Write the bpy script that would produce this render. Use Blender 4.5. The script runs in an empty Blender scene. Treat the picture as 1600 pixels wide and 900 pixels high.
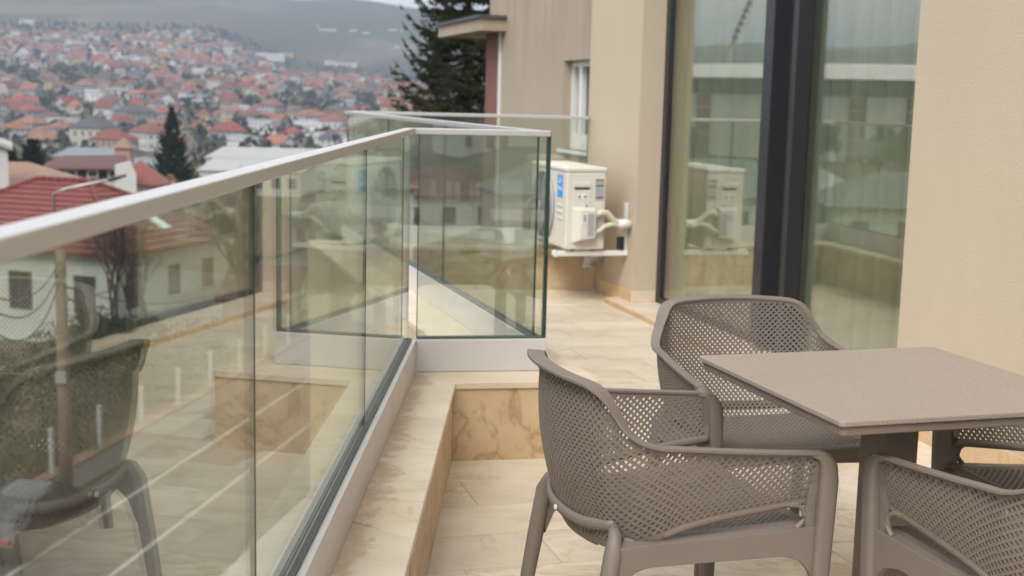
import bpy, math, random
import numpy as np
from mathutils import Vector, Matrix

random.seed(7)
rng = np.random.default_rng(7)
R = math.radians
scene = bpy.context.scene
COL = scene.collection

# ------------------------------------------------------------------ camera
EYE = np.array([0.0, 0.0, 1.42])          # terrace paving is z = 0
FPX, PITCH, ROLL = 2018.6, R(-8.409), R(1.386)   # solved from the photo's vanishing points (1600 px wide)
_fw = np.array([0, math.cos(PITCH), math.sin(PITCH)])
_up0 = np.array([0, -math.sin(PITCH), math.cos(PITCH)])
_rt0 = np.array([1.0, 0, 0])
RT = math.cos(ROLL) * _rt0 + math.sin(ROLL) * _up0
UP = -math.sin(ROLL) * _rt0 + math.cos(ROLL) * _up0
cam_d = bpy.data.cameras.new('camera')
cam = bpy.data.objects.new('camera', cam_d)
COL.objects.link(cam)
cam.matrix_world = Matrix([[RT[0], UP[0], -_fw[0], EYE[0]], [RT[1], UP[1], -_fw[1], EYE[1]],
                           [RT[2], UP[2], -_fw[2], EYE[2]], [0, 0, 0, 1]])
cam_d.sensor_width = 36.0
cam_d.lens = 36.0 * FPX / 1600.0
cam_d.clip_start = 0.05
cam_d.clip_end = 20000
cam_d.dof.use_dof = True
cam_d.dof.focus_distance = 3.0
cam_d.dof.aperture_fstop = 5.2
scene.camera = cam

# ------------------------------------------------------------------ sky, sun, exposure
world = bpy.data.worlds.new('World')
scene.world = world
world.use_nodes = True
wn = world.node_tree
wn.nodes.clear()
w_out = wn.nodes.new('ShaderNodeOutputWorld')
w_bg = wn.nodes.new('ShaderNodeBackground')
w_sky = wn.nodes.new('ShaderNodeTexSky')
w_sky.sky_type = 'NISHITA'
w_sky.sun_disc = False
SUN_EL, SUN_AZ = R(46), R(-158)           # overcast: a broad, weak sun behind the cloud, behind the camera
w_sky.sun_elevation = SUN_EL
w_sky.sun_rotation = SUN_AZ
w_sky.air_density = 1.0
w_sky.dust_density = 4.0
w_sky.ozone_density = 1.0
w_hsv = wn.nodes.new('ShaderNodeHueSaturation')    # cloud cover: the blue is mostly gone
w_hsv.inputs['Saturation'].default_value = 0.16
w_mix = wn.nodes.new('ShaderNodeMix')
w_mix.data_type = 'RGBA'
w_mix.inputs[0].default_value = 0.72
w_mix.inputs[7].default_value = (8.7, 8.85, 9.1, 1)  # even cloud layer
wn.links.new(w_sky.outputs[0], w_hsv.inputs['Color'])
wn.links.new(w_hsv.outputs[0], w_mix.inputs[6])
wn.links.new(w_mix.outputs[2], w_bg.inputs['Color'])
w_bg.inputs['Strength'].default_value = 0.10
wn.links.new(w_bg.outputs[0], w_out.inputs['Surface'])
sun_d = bpy.data.lights.new('sun', 'SUN')
sun_d.energy = 1.2
sun_d.angle = R(24)
sun_d.color = (1.0, 0.97, 0.93)
sun = bpy.data.objects.new('sun', sun_d)
COL.objects.link(sun)
_sd = Vector((math.sin(SUN_AZ) * math.cos(SUN_EL), math.cos(SUN_AZ) * math.cos(SUN_EL), math.sin(SUN_EL)))
sun.rotation_euler = (-_sd).to_track_quat('-Z', 'Y').to_euler()
scene.view_settings.view_transform = 'Standard'
scene.view_settings.look = 'None'
scene.view_settings.exposure = 1.10
HAZE = 0.00033
scene.view_settings.gamma = 1.0
scene.view_settings.use_curve_mapping = False
cy = scene.cycles
cy.use_denoising = True
cy.max_bounces = 10
cy.diffuse_bounces = 3
cy.glossy_bounces = 4
cy.transparent_max_bounces = 24
cy.transmission_bounces = 6
cy.volume_bounces = 1
cy.caustics_reflective = False
cy.caustics_refractive = False
cy.sample_clamp_indirect = 6.0

# ------------------------------------------------------------------ helpers
def ray(px, py):
    d = _fw * FPX + RT * (px - 800) - UP * (py - 450)
    return d / FPX

def at(px, py, y):
    """point at forward distance y seen at photo pixel (1600 wide)"""
    d = ray(px, py)
    return EYE + d * (y / d[1])

def onz(px, py, z):
    d = ray(px, py)
    return EYE + d * ((z - EYE[2]) / d[2])

ORG = {}

def tag(o, label=None, cat=None, group=None, kind=None):
    if label: o['label'] = label
    if cat: o['category'] = cat
    if group: o['group'] = group
    if kind: o['kind'] = kind
    return o

def thing(name, loc, label, cat, group=None, rz=0.0):
    o = bpy.data.objects.new(name, None)
    COL.objects.link(o)
    o.location = loc
    o.rotation_euler = (0, 0, rz)
    o.empty_display_size = 0.2
    ORG[o.name] = np.array(loc, float)
    return tag(o, label, cat, group)

class MB:
    def __init__(s):
        s.v, s.f, s.n = [], [], 0
    def add(s, verts, faces):
        verts = np.asarray(verts, float).reshape(-1, 3)
        s.v.append(verts)
        k = s.n
        s.f.extend([tuple(int(i) + k for i in f) for f in faces])
        s.n += len(verts)
        return s
    def addq(s, verts, quads):
        """verts (n,3), quads int array (m,4)"""
        s.v.append(np.asarray(verts, float))
        s.f.extend(map(tuple, (np.asarray(quads) + s.n).tolist()))
        s.n += len(verts)
        return s
    def hexa(s, p):          # 8 points: bottom ring 0-3, top ring 4-7
        return s.add(p, [(0, 3, 2, 1), (4, 5, 6, 7), (0, 1, 5, 4), (1, 2, 6, 5), (2, 3, 7, 6), (3, 0, 4, 7)])
    def box(s, c, size, rz=0.0, M=None):
        sx, sy, sz = [k / 2 for k in size]
        p = np.array([(-sx, -sy, -sz), (sx, -sy, -sz), (sx, sy, -sz), (-sx, sy, -sz),
                      (-sx, -sy, sz), (sx, -sy, sz), (sx, sy, sz), (-sx, sy, sz)])
        if M is not None:
            p = p @ np.asarray(M).T
        elif rz:
            cc, ss = math.cos(rz), math.sin(rz)
            p = p @ np.array([[cc, -ss, 0], [ss, cc, 0], [0, 0, 1]]).T
        return s.hexa(p + np.array(c))
    def bb(s, x0, x1, y0, y1, z0, z1):
        return s.box(((x0 + x1) / 2, (y0 + y1) / 2, (z0 + z1) / 2), (abs(x1 - x0), abs(y1 - y0), abs(z1 - z0)))
    def prism(s, poly, z0, z1):
        n = len(poly)
        a = [(p[0], p[1], z0) for p in poly]
        b = [(p[0], p[1], z1) for p in poly]
        area = sum(poly[i][0] * poly[(i + 1) % n][1] - poly[(i + 1) % n][0] * poly[i][1] for i in range(n))
        if area < 0:
            a.reverse(); b.reverse()
        fs = [tuple(range(n - 1, -1, -1)), tuple(range(n, 2 * n))]
        fs += [(i, (i + 1) % n, n + (i + 1) % n, n + i) for i in range(n)]
        return s.add(a + b, fs)
    def tube(s, path, rad, seg=8, flat=1.0, ref=(0, 0, 1), cap=True, sq=2.0):
        """swept tube; rad scalar or list; rad may be (a,b) pairs for oval sections"""
        path = np.asarray(path, float)
        m = len(path)
        if np.isscalar(rad): rad = [rad] * m
        tan = np.gradient(path, axis=0)
        tan /= np.linalg.norm(tan, axis=1)[:, None] + 1e-12
        ref = np.array(ref, float)
        vs = []
        for i in range(m):
            t = tan[i]
            a = np.cross(t, ref)
            if np.linalg.norm(a) < 1e-3: a = np.cross(t, (1, 0, 0.1))
            a /= np.linalg.norm(a)
            b = np.cross(a, t)
            ra, rb = rad[i] if isinstance(rad[i], (tuple, list)) else (rad[i], rad[i] * flat)
            for k in range(seg):
                q = 2 * math.pi * (k + .5) / seg
                cq, sn_ = math.cos(q), math.sin(q)
                kq = 1.0 if sq == 2.0 else (abs(cq) ** sq + abs(sn_) ** sq) ** (-1 / sq)
                vs.append(path[i] + a * ra * cq * kq + b * rb * sn_ * kq)
        fs = []
        for i in range(m - 1):
            for k in range(seg):
                k2 = (k + 1) % seg
                fs.append((i * seg + k, i * seg + k2, (i + 1) * seg + k2, (i + 1) * seg + k))
        if cap:
            fs.append(tuple(range(seg - 1, -1, -1)))
            fs.append(tuple((m - 1) * seg + k for k in range(seg)))
        return s.add(vs, fs)
    def cyl(s, c, r, h, seg=16, axis=(0, 0, 1), r2=None):
        c = np.array(c, float); ax = np.array(axis, float); ax /= np.linalg.norm(ax)
        ref = (1, 0, 0) if abs(ax[0]) < .9 else (0, 1, 0)
        return s.tube([c - ax * h / 2, c + ax * h / 2], [r, r if r2 is None else r2], seg, ref=ref)
    def mesh(s, name, smooth=False):
        me = bpy.data.meshes.new(name)
        v = np.concatenate(s.v) if s.v else np.zeros((0, 3))
        me.from_pydata(v.tolist(), [], s.f)
        if smooth:
            me.polygons.foreach_set('use_smooth', [True] * len(me.polygons))
        me.update()
        return me
    def build(s, name, mat, parent=None, smooth=False, bevel=0.0, local=False, seg=2):
        """verts are world coordinates unless local; the parent's world origin is taken off"""
        if parent is not None and not local:
            o0 = ORG.get(parent.name, np.zeros(3))
            s.v = [v - o0 for v in s.v]
        me = s.mesh(name, smooth)
        o = bpy.data.objects.new(name, me)
        COL.objects.link(o)
        if mat is not None: me.materials.append(mat)
        if parent is not None:
            o.parent = parent
            ORG[o.name] = ORG.get(parent.name, np.zeros(3))
        if bevel:
            b = o.modifiers.new('bevel', 'BEVEL'); b.width = bevel; b.segments = seg; b.limit_method = 'ANGLE'
            b.angle_limit = R(40)
            if smooth is False and seg > 1:
                pass
        return o

def copy_tree(o, parent=None):
    c = o.copy()
    COL.objects.link(c)
    c.parent = parent
    for ch in list(o.children):
        copy_tree(ch, c)
    return c

# ------------------------------------------------------------------ materials
class NT:
    def __init__(s, name):
        s.m = bpy.data.materials.new(name)
        s.m.use_nodes = True
        s.t = s.m.node_tree
        s.t.nodes.clear()
        s.out = s.t.nodes.new('ShaderNodeOutputMaterial')
    def n(s, typ, **kw):
        nd = s.t.nodes.new(typ)
        for k, v in kw.items():
            if k.startswith('i_'):
                nd.inputs[k[2:].replace('_', ' ')].default_value = v
            else:
                setattr(nd, k, v)
        return nd
    def l(s, a, b):
        s.t.links.new(a, b)
    def pos(s, obj=False):
        if obj:
            return s.n('ShaderNodeTexCoord').outputs['Object']
        return s.n('ShaderNodeNewGeometry').outputs['Position']
    def mapping(s, src, scale=(1, 1, 1), rot=(0, 0, 0)):
        m = s.n('ShaderNodeMapping')
        m.inputs['Scale'].default_value = scale
        m.inputs['Rotation'].default_value = rot
        s.l(src, m.inputs['Vector'])
        return m.outputs[0]
    def noise(s, src, scale, detail=4, rough=.55, dist=0.0):
        nd = s.n('ShaderNodeTexNoise')
        nd.inputs['Scale'].default_value = scale
        nd.inputs['Detail'].default_value = detail
        nd.inputs['Roughness'].default_value = rough
        nd.inputs['Distortion'].default_value = dist
        s.l(src, nd.inputs['Vector'])
        return nd.outputs['Fac']
    def ramp(s, src, stops):
        r = s.n('ShaderNodeValToRGB')
        e = r.color_ramp.elements
        while len(e) > 1: e.remove(e[-1])
        for i, (p, c) in enumerate(stops):
            el = e[0] if i == 0 else e.new(p)
            el.position = p
            c = (c, c, c) if np.isscalar(c) else c
            el.color = (*c[:3], 1)
        s.l(src, r.inputs[0])
        return r.outputs[0]
    def mix(s, fac, a, b, mode='MIX'):
        m = s.n('ShaderNodeMix', data_type='RGBA', blend_type=mode)
        for sock, v in ((m.inputs[0], fac), (m.inputs[6], a), (m.inputs[7], b)):
            if isinstance(v, bpy.types.NodeSocket): s.l(v, sock)
            elif np.isscalar(v): sock.default_value = v if sock.type == 'VALUE' else (v, v, v, 1)
            else: sock.default_value = (*v[:3], 1)
        return m.outputs[2]
    def math(s, op, a, b=0.0, c=0.0):
        m = s.n('ShaderNodeMath', operation=op)
        for i, v in enumerate((a, b, c)):
            if isinstance(v, bpy.types.NodeSocket): s.l(v, m.inputs[i])
            else: m.inputs[i].default_value = v
        return m.outputs[0]
    def bump(s, h, strength=.3, dist=.01):
        b = s.n('ShaderNodeBump')
        b.inputs['Strength'].default_value = strength
        b.inputs['Distance'].default_value = dist
        s.l(h, b.inputs['Height'])
        return b.outputs[0]
    def principled(s, col, rough=.6, metal=0.0, normal=None, spec=.5, **kw):
        p = s.n('ShaderNodeBsdfPrincipled')
        if isinstance(col, bpy.types.NodeSocket): s.l(col, p.inputs['Base Color'])
        else: p.inputs['Base Color'].default_value = (*col[:3], 1)
        if isinstance(rough, bpy.types.NodeSocket): s.l(rough, p.inputs['Roughness'])
        else: p.inputs['Roughness'].default_value = rough
        p.inputs['Metallic'].default_value = metal
        p.inputs['Specular IOR Level'].default_value = spec
        if normal is not None: s.l(normal, p.inputs['Normal'])
        s.l(p.outputs[0], s.out.inputs['Surface'])
        s.p = p
        return s.m

def simple(name, col, rough=.6, metal=0.0, var=.08, scale=6.0, bump=0.0, bscale=60.0, spec=.5):
    t = NT(name)
    pos = t.pos()
    nz = t.noise(pos, scale, 5)
    c = t.mix(nz, tuple(k * (1 - var) for k in col), tuple(min(1, k * (1 + var)) for k in col))
    rr = t.ramp(t.noise(pos, scale * 2.3, 3), [(0, max(0, rough - .08)), (1, min(1, rough + .08))])
    nm = t.bump(t.noise(pos, bscale, 3), bump, .01) if bump else None
    return t.principled(c, rr, metal, nm, spec)

def stone(name, base, dark, vein=(.42, .27, .13), rough=.45, vein_amt=.5, streak=(1, 6, 1), rot=0.0, per_obj=.07, bump=.05, big=1.6, cut=1.0):
    t = NT(name)
    oi = t.n('ShaderNodeObjectInfo')
    shift = t.n('ShaderNodeVectorMath', operation='MULTIPLY_ADD')    # every slab is cut from another place
    cmb = t.n('ShaderNodeCombineXYZ')
    for k_ in range(3): t.l(oi.outputs['Random'], cmb.inputs[k_])
    t.l(cmb.outputs[0], shift.inputs[0]); shift.inputs[1].default_value = (37 * cut, 23 * cut, 11 * cut); t.l(t.pos(), shift.inputs[2])
    pos = shift.outputs[0]
    mp = t.mapping(pos, streak, (0, 0, rot))
    a = t.noise(mp, big, 6, .6, .6)
    c = t.mix(t.ramp(a, [(.33, 0), (.68, 1)]), dark, base)
    fine = t.noise(pos, 45, 4, .7)
    c = t.mix(.25, c, t.mix(fine, tuple(k * .8 for k in base), tuple(min(1, k * 1.12) for k in base)))
    # thin wandering veins
    v = t.noise(t.mapping(pos, (1, 1.4, 1), (0, 0, rot + .4)), 2.1, 7, .62, 1.2)
    vl = t.ramp(t.math('ABSOLUTE', t.math('SUBTRACT', v, .5)), [(0, 1), (.018, .35), (.045, 0)])
    patch = t.ramp(t.noise(pos, 1.3, 3), [(.42, 0), (.62, 1)])
    c = t.mix(t.math('MULTIPLY', t.math('MULTIPLY', vl, patch), vein_amt), c, vein)
    k = t.n('ShaderNodeMapRange')
    k.inputs['To Min'].default_value = 1 - per_obj
    k.inputs['To Max'].default_value = 1 + per_obj
    t.l(oi.outputs['Random'], k.inputs['Value'])
    hv = t.n('ShaderNodeHueSaturation')
    t.l(c, hv.inputs['Color'])
    t.l(k.outputs[0], hv.inputs['Value'])
    r = t.ramp(t.noise(pos, 9, 4), [(.3, rough - .1), (.7, rough + .15)])
    return t.principled(hv.outputs[0], r, 0, t.bump(fine, bump, .004), .4)

def glass(name, tint, ior=1.5, rough=0.0, refl=(.97, 1, .98), dust=0.0):
    """clear pane without refraction: each face passes tinted light and mirrors by Fresnel"""
    t = NT(name)
    g = t.n('ShaderNodeNewGeometry')
    io = t.n('ShaderNodeMix', data_type='FLOAT')
    io.inputs[2].default_value = ior
    io.inputs[3].default_value = 1 / ior
    t.l(g.outputs['Backfacing'], io.inputs[0])
    fr = t.n('ShaderNodeFresnel')
    t.l(io.outputs[0], fr.inputs['IOR'])
    tr = t.n('ShaderNodeBsdfTransparent')
    tr.inputs[0].default_value = (*tint, 1)
    gl = t.n('ShaderNodeBsdfGlossy')
    gl.inputs['Color'].default_value = (*refl, 1)
    gl.inputs['Roughness'].default_value = rough
    mx = t.n('ShaderNodeMixShader')
    t.l(fr.outputs[0], mx.inputs[0])
    t.l(tr.outputs[0], mx.inputs[1])
    t.l(gl.outputs[0], mx.inputs[2])
    # a thin film of dust and dried drops
    ds = t.n('ShaderNodeBsdfDiffuse'); ds.inputs[0].default_value = (.6, .58, .54, 1)
    pos = t.pos()
    a = t.ramp(t.noise(t.mapping(pos, (1, 1, .5)), 3.0, 6, .65), [(.42, 0), (.75, dust)])
    sp = t.ramp(t.noise(pos, 120, 2), [(.66, 0), (.74, dust * 1.6)])
    m3 = t.n('ShaderNodeMixShader')
    t.l(t.math('ADD', a, sp), m3.inputs[0])
    t.l(mx.outputs[0], m3.inputs[1]); t.l(ds.outputs[0], m3.inputs[2])
    t.l(m3.outputs[0], t.out.inputs['Surface'])
    return t.m

M = {}
M['floor'] = stone('paving_stone', (.69, .60, .48), (.55, .435, .31), rot=.26, streak=(1.0, 2.3, 1), vein_amt=.55, big=2.3, vein=(.36, .23, .12))
M['grout'] = simple('grout', (.50, .40, .29), .9, bump=.2)
M['cap'] = stone('cap_stone', (.71, .61, .485), (.585, .455, .32), streak=(1, 1.6, 1), vein_amt=.4, big=2.4, per_obj=.04)
def stained_cap():
    m = stone('stained_cap_stone', (.71, .61, .485), (.585, .455, .32), streak=(1, 1.6, 1), vein_amt=.4, big=2.4, per_obj=.04)
    t = NT.__new__(NT); t.m = m; t.t = m.node_tree
    pr = next(n for n in m.node_tree.nodes if n.type == 'BSDF_PRINCIPLED')
    src = pr.inputs['Base Color'].links[0].from_socket
    pos = t.pos(); s = t.n('ShaderNodeSeparateXYZ'); t.l(pos, s.inputs[0])
    # distance from the foot of the balustrade channel (water marks creep out from it)
    w = t.math('ADD', t.math('MULTIPLY', t.math('SUBTRACT', s.outputs[1], 5.093), -.0111), t.math('ADD', s.outputs[0], .378))
    nz = t.noise(t.mapping(pos, (1, 1, 1)), 7, 8, .68, .5)
    lim = t.ramp(nz, [(.36, 0), (.66, .12)])
    k = t.ramp(t.math('SUBTRACT', lim, w), [(0, 0), (.01, .45), (.035, .85)])
    k2 = t.math('MULTIPLY', k, t.ramp(t.noise(pos, 30, 3), [(.3, .45), (.7, .95)]))
    t.l(t.mix(k2, src, (.46, .315, .195)), pr.inputs['Base Color'])
    return m
M['capstain'] = stained_cap()
M['curbface'] = stone('curb_face_stone', (.60, .45, .295), (.44, .30, .165), vein=(.27, .15, .06), streak=(1, 1, 1.6), vein_amt=.75, rot=1.2, big=3.2, cut=0.0)
M['skirt'] = stone('skirting_stone', (.60, .44, .27), (.47, .31, .16), streak=(1, 1, 2), vein_amt=.9, big=4, cut=0.0)

def stucco(name, col, streaks=False, bump=.5):
    t = NT(name)
    pos = t.pos()
    c = t.mix(t.noise(t.mapping(pos, (1, 1, .45)), 1.3, 7, .65), tuple(k * .86 for k in col), tuple(k * 1.08 for k in col))
    g = t.noise(pos, 140, 3, .7)
    c = t.mix(.25, c, t.mix(g, tuple(k * .6 for k in col), tuple(min(1, k * 1.25) for k in col)))
    if streaks:
        st = t.ramp(t.noise(t.mapping(pos, (1.6, 1.6, .12)), 2.0, 5, .6), [(.45, 0), (.72, 1)])
        sep = t.n('ShaderNodeSeparateXYZ')
        t.l(pos, sep.inputs[0])
        hi = t.ramp(t.math('MULTIPLY', sep.outputs[2], .25), [(.35, 0), (.95, 1)])
        c = t.mix(t.math('MULTIPLY', t.math('MULTIPLY', st, hi), .75), c, tuple(k * .45 for k in col))
        c = t.mix(t.ramp(t.noise(pos, 1.1, 4), [(.4, 0), (.75, .35)]), c, tuple(k * .75 for k in col))
    h = t.math('ADD', t.noise(pos, 150, 3), t.math('MULTIPLY', t.noise(pos, 330, 2), .7))
    return t.principled(c, .9, 0, t.bump(h, bump, .006), .25)
M['stucco'] = stucco('beige_stucco', (.55, .46, .345))
M['stucco_old'] = stucco('weathered_stucco', (.42, .345, .265), True, .2)
M['glass'] = glass('balustrade_glass', (.895, .922, .88), 2.0, dust=.05)
M['glass_edge'] = simple('glass_edge', (.02, .045, .035), .15, spec=.8)
M['winglass'] = glass('window_glass', (.83, .885, .825), 2.7, refl=(1, .965, .92), dust=.02)
M['alu'] = simple('handrail_aluminium', (.50, .49, .49), .42, .5, var=.06, scale=20, bump=.03, bscale=200)
M['shoe'] = simple('channel_aluminium', (.60, .57, .56), .42, .25, var=.05, scale=5)
M['gasket'] = simple('rubber_gasket', (.05, .055, .055), .5, var=.3, scale=30)
M['frame'] = simple('anthracite_frame', (.028, .028, .032), .38, .2, var=.15)
M['plastic'] = None
t = NT('taupe_plastic')
pos = t.pos(True)
cc = t.mix(t.noise(pos, 7, 4), (.165, .134, .112), (.19, .155, .13))
M['plastic'] = t.principled(cc, t.ramp(t.noise(pos, 30, 3), [(.2, .46), (.8, .6)]), 0, t.bump(t.noise(pos, 900, 2), .12, .0008), .4)
t = NT('skylit_taupe_laminate')
pos = t.pos(True)
nzz = t.noise(pos, 130, 3, .6)
br = t.n('ShaderNodeTexVoronoi')
br.inputs['Scale'].default_value = 80
br.inputs['Randomness'].default_value = .35
t.l(pos, br.inputs['Vector'])
dots = t.ramp(br.outputs['Distance'], [(.0, 0), (.35, 1)])
cc = t.mix(t.noise(pos, 4, 5), (.275, .222, .18), (.315, .257, .21))  # chair taupe made lighter: sky light on the top is in the colour
cc = t.mix(t.math('MULTIPLY', t.math('SUBTRACT', 1.0, dots), .38), cc, (.16, .125, .10))
M['tabletop'] = t.principled(cc, t.ramp(nzz, [(.3, .42), (.7, .58)]), 0, t.bump(dots, .4, .002), .45)
M['tableleg'] = simple('taupe_metal', (.185, .148, .12), .5, .1, var=.08)
M['acwhite'] = simple('ac_casing_paint', (.66, .62, .55), .42, var=.04, scale=9)
M['acdark'] = simple('ac_dark_grille', (.07, .07, .075), .5, var=.15)
M['acgrey'] = simple('ac_grey_label', (.36, .36, .37), .5, var=.3, scale=90)
M['white'] = simple('white_plastic', (.74, .73, .70), .4, var=.03)
M['black'] = simple('black_rubber', (.012, .012, .013), .5, var=.2)
M['blue'] = simple('sky_blue_sticker', (.05, .30, .78), .35, var=.04)
M['lagging'] = simple('cream_pipe_lagging', (.62, .57, .45), .7, var=.06, scale=15)
M['pvc'] = simple('grey_pvc', (.55, .55, .55), .35, var=.05)
M['ink'] = simple('dark_ink', (.05, .06, .12), .5)

# ================================================================== TERRACE PLAN
def dirv(deg):
    return np.array([math.sin(R(deg)), math.cos(R(deg))])

def isect(p, d, q, e):
    m = np.array([[d[0], -e[0]], [d[1], -e[1]]])
    s = np.linalg.solve(m, np.array(q) - np.array(p))
    return np.array(p) + d * s[0]

dAB, dBC, dCD = dirv(.636), dirv(79.65), dirv(-17.0)
dW = dirv(-15.45)                       # building line (away from the camera)
nW = np.array([-dW[1], dW[0]])          # out of the wall, to the terrace
right = lambda d: np.array([d[1], -d[0]])
ZC, ZR = .315, 1.29                     # curb top, handrail top
B0 = np.array([-.378, 5.093])           # inner foot of the channel at the corner
C0 = np.array([.144, 5.181])
P0 = np.array([-.22, 4.923])            # inner edge of the curb at that corner
EW = np.array([.548, 9.87])             # far corner of the building
D0 = np.array([-1.2025, 9.586])
E0 = np.array([.60, 9.80])
dDE = (E0 - D0) / np.linalg.norm(E0 - D0)
LEDGE = .155
Y_BACK = -3.2

def line_pts():
    L = {}
    L['ABi'] = (P0, dAB); L['ABo'] = (B0 - right(dAB) * .14, dAB)
    L['BCi'] = (P0, dBC); L['BCo'] = (B0 - right(dBC) * .14, dBC)
    L['CDi'] = (C0 + right(dCD) * LEDGE, dCD); L['CDo'] = (C0 - right(dCD) * .295, dCD)
    L['DEi'] = (np.array([.384, 9.57]), dDE); L['DEo'] = (D0 - right(dDE) * .16, dDE)
    L['W'] = (EW, dW)
    return L
LN = line_pts()
X = lambda a, b: isect(*LN[a], *LN[b])
a_i = isect(*LN['ABi'], np.array([0, Y_BACK]), np.array([1.0, 0]))
a_o = isect(*LN['ABo'], np.array([0, Y_BACK]), np.array([1.0, 0]))
c1, c2, c3, c4 = X('ABi', 'BCi'), X('BCi', 'CDi'), X('CDi', 'DEi'), X('DEi', 'W')
o1, o2, o3, o4 = X('ABo', 'BCo'), X('BCo', 'CDo'), X('CDo', 'DEo'), X('DEo', 'W')
w_back = isect(*LN['W'], np.array([0, Y_BACK]), np.array([1.0, 0]))

def lerp(a, b, t):
    return np.asarray(a) * (1 - t) + np.asarray(b) * t

# ---- paving: one object per slab
floor = MB().prism([a_o, w_back + [.3, 0], c4 + [.1, .1], c3, c2, c1, isect(*LN['ABi'], np.array([0, 4.9]), np.array([1., 0])), a_i], -.12, -.006).build('terrace_floor', M['grout'])
tag(floor, kind='structure')

def clip(poly, p, n):
    """keep the side where (q-p).n >= 0"""
    out = []
    for i in range(len(poly)):
        a, b = poly[i], poly[(i + 1) % len(poly)]
        da, db = (a - p) @ n, (b - p) @ n
        if da >= 0: out.append(a)
        if (da >= 0) != (db >= 0): out.append(lerp(a, b, da / (da - db)))
    return out

eu, ev = right(dW), dW                   # slab long side across, rows step along the wall
TL, TW, G = .60, .298, .0011
cnt = 0
for r in range(-14, 46):
    off = (.0, .31, .12, .43)[r % 4] * 1.0
    for c in range(-9, 9):
        org = EW + ev * (-10.2 + r * TW) + eu * (c * TL + off)
        q = [org + eu * G + ev * G, org + eu * (TL - G) + ev * G, org + eu * (TL - G) + ev * (TW - G), org + eu * G + ev * (TW - G)]
        cen = sum(q) / 4
        poly = clip(q, EW, nW)                                    # in front of the wall
        if (cen - LN['CDi'][0]) @ right(dCD) > 0.0 and cen[1] > 4.6:
            poly = clip(poly, LN['CDi'][0], right(dCD)) if poly else poly
            poly = clip(poly, LN['DEi'][0], right(dDE)) if poly else poly
        else:
            poly = clip(poly, LN['ABi'][0], right(dAB)) if poly else poly
            poly = clip(poly, LN['BCi'][0], right(dBC)) if poly else poly
        poly = clip(poly, np.array([0, Y_BACK]), np.array([0, 1.0])) if poly else poly
        if len(poly) < 3: continue
        ar = abs(sum(poly[i][0] * poly[(i + 1) % len(poly)][1] - poly[(i + 1) % len(poly)][0] * poly[i][1] for i in range(len(poly)))) / 2
        if ar < .003: continue
        z = random.uniform(-.0008, .0008)
        MB().prism(poly, -.018, z).build('paving_slab', M['floor'], floor)
        cnt += 1

# ---- curb: raised stone-clad ledge that carries the balustrade
def curb_run(i0, i1, q0, q1, n, label, face=True, nface=3, cap='cap'):
    root = thing('stone_curb', (float(i0[0]), float(i0[1]), 0), label, 'curb', 'stone clad ledges round the terrace')
    inn = np.array([-(i1 - i0)[1], (i1 - i0)[0]]); inn /= np.linalg.norm(inn)
    if (np.asarray(q0) - i0) @ inn < 0: inn = -inn       # towards the balustrade
    MB().prism([i0 + inn * .022, i1 + inn * .022, q1, q0], -.11, ZC - .026).build('core', M['grout'], root)
    o = -inn * .010
    for k in range(n):
        t0, t1 = k / n + (.0003 if k else 0), (k + 1) / n - (.0003 if k < n - 1 else 0)
        p = [lerp(i0, i1, t0) + o, lerp(i0, i1, t1) + o, lerp(q0, q1, t1), lerp(q0, q1, t0)]
        MB().prism(p, ZC - .026, ZC + random.uniform(-.0006, .0006)).build('cap_stone', M[cap], root, bevel=.002, seg=1)
    if face:
        for k in range(nface):
            t0, t1 = k / nface + .001, (k + 1) / nface - .001
            p = [lerp(i0, i1, t0), lerp(i0, i1, t1), lerp(i0, i1, t1) + inn * .02, lerp(i0, i1, t0) + inn * .02]
            MB().prism(p, -.01, ZC - .0265).build('face_stone', M['curbface'], root)
    return root
curb_run(a_i, c1, a_o, o1, 9, 'long pale stone ledge beside the dining table under the first glass balustrade', nface=9, cap='capstain')
curb_run(c1, c2, o1, o2, 1, 'short cross ledge of tan veined stone behind the front chair', nface=1)
curb_run(c2, c3, o2, o3, 5, 'stone ledge running back towards the air conditioner under slanted glass', nface=5)
curb_run(c3, c4, o3, o4, 3, 'low stone ledge at the far end below the air conditioner', nface=3)

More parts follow.
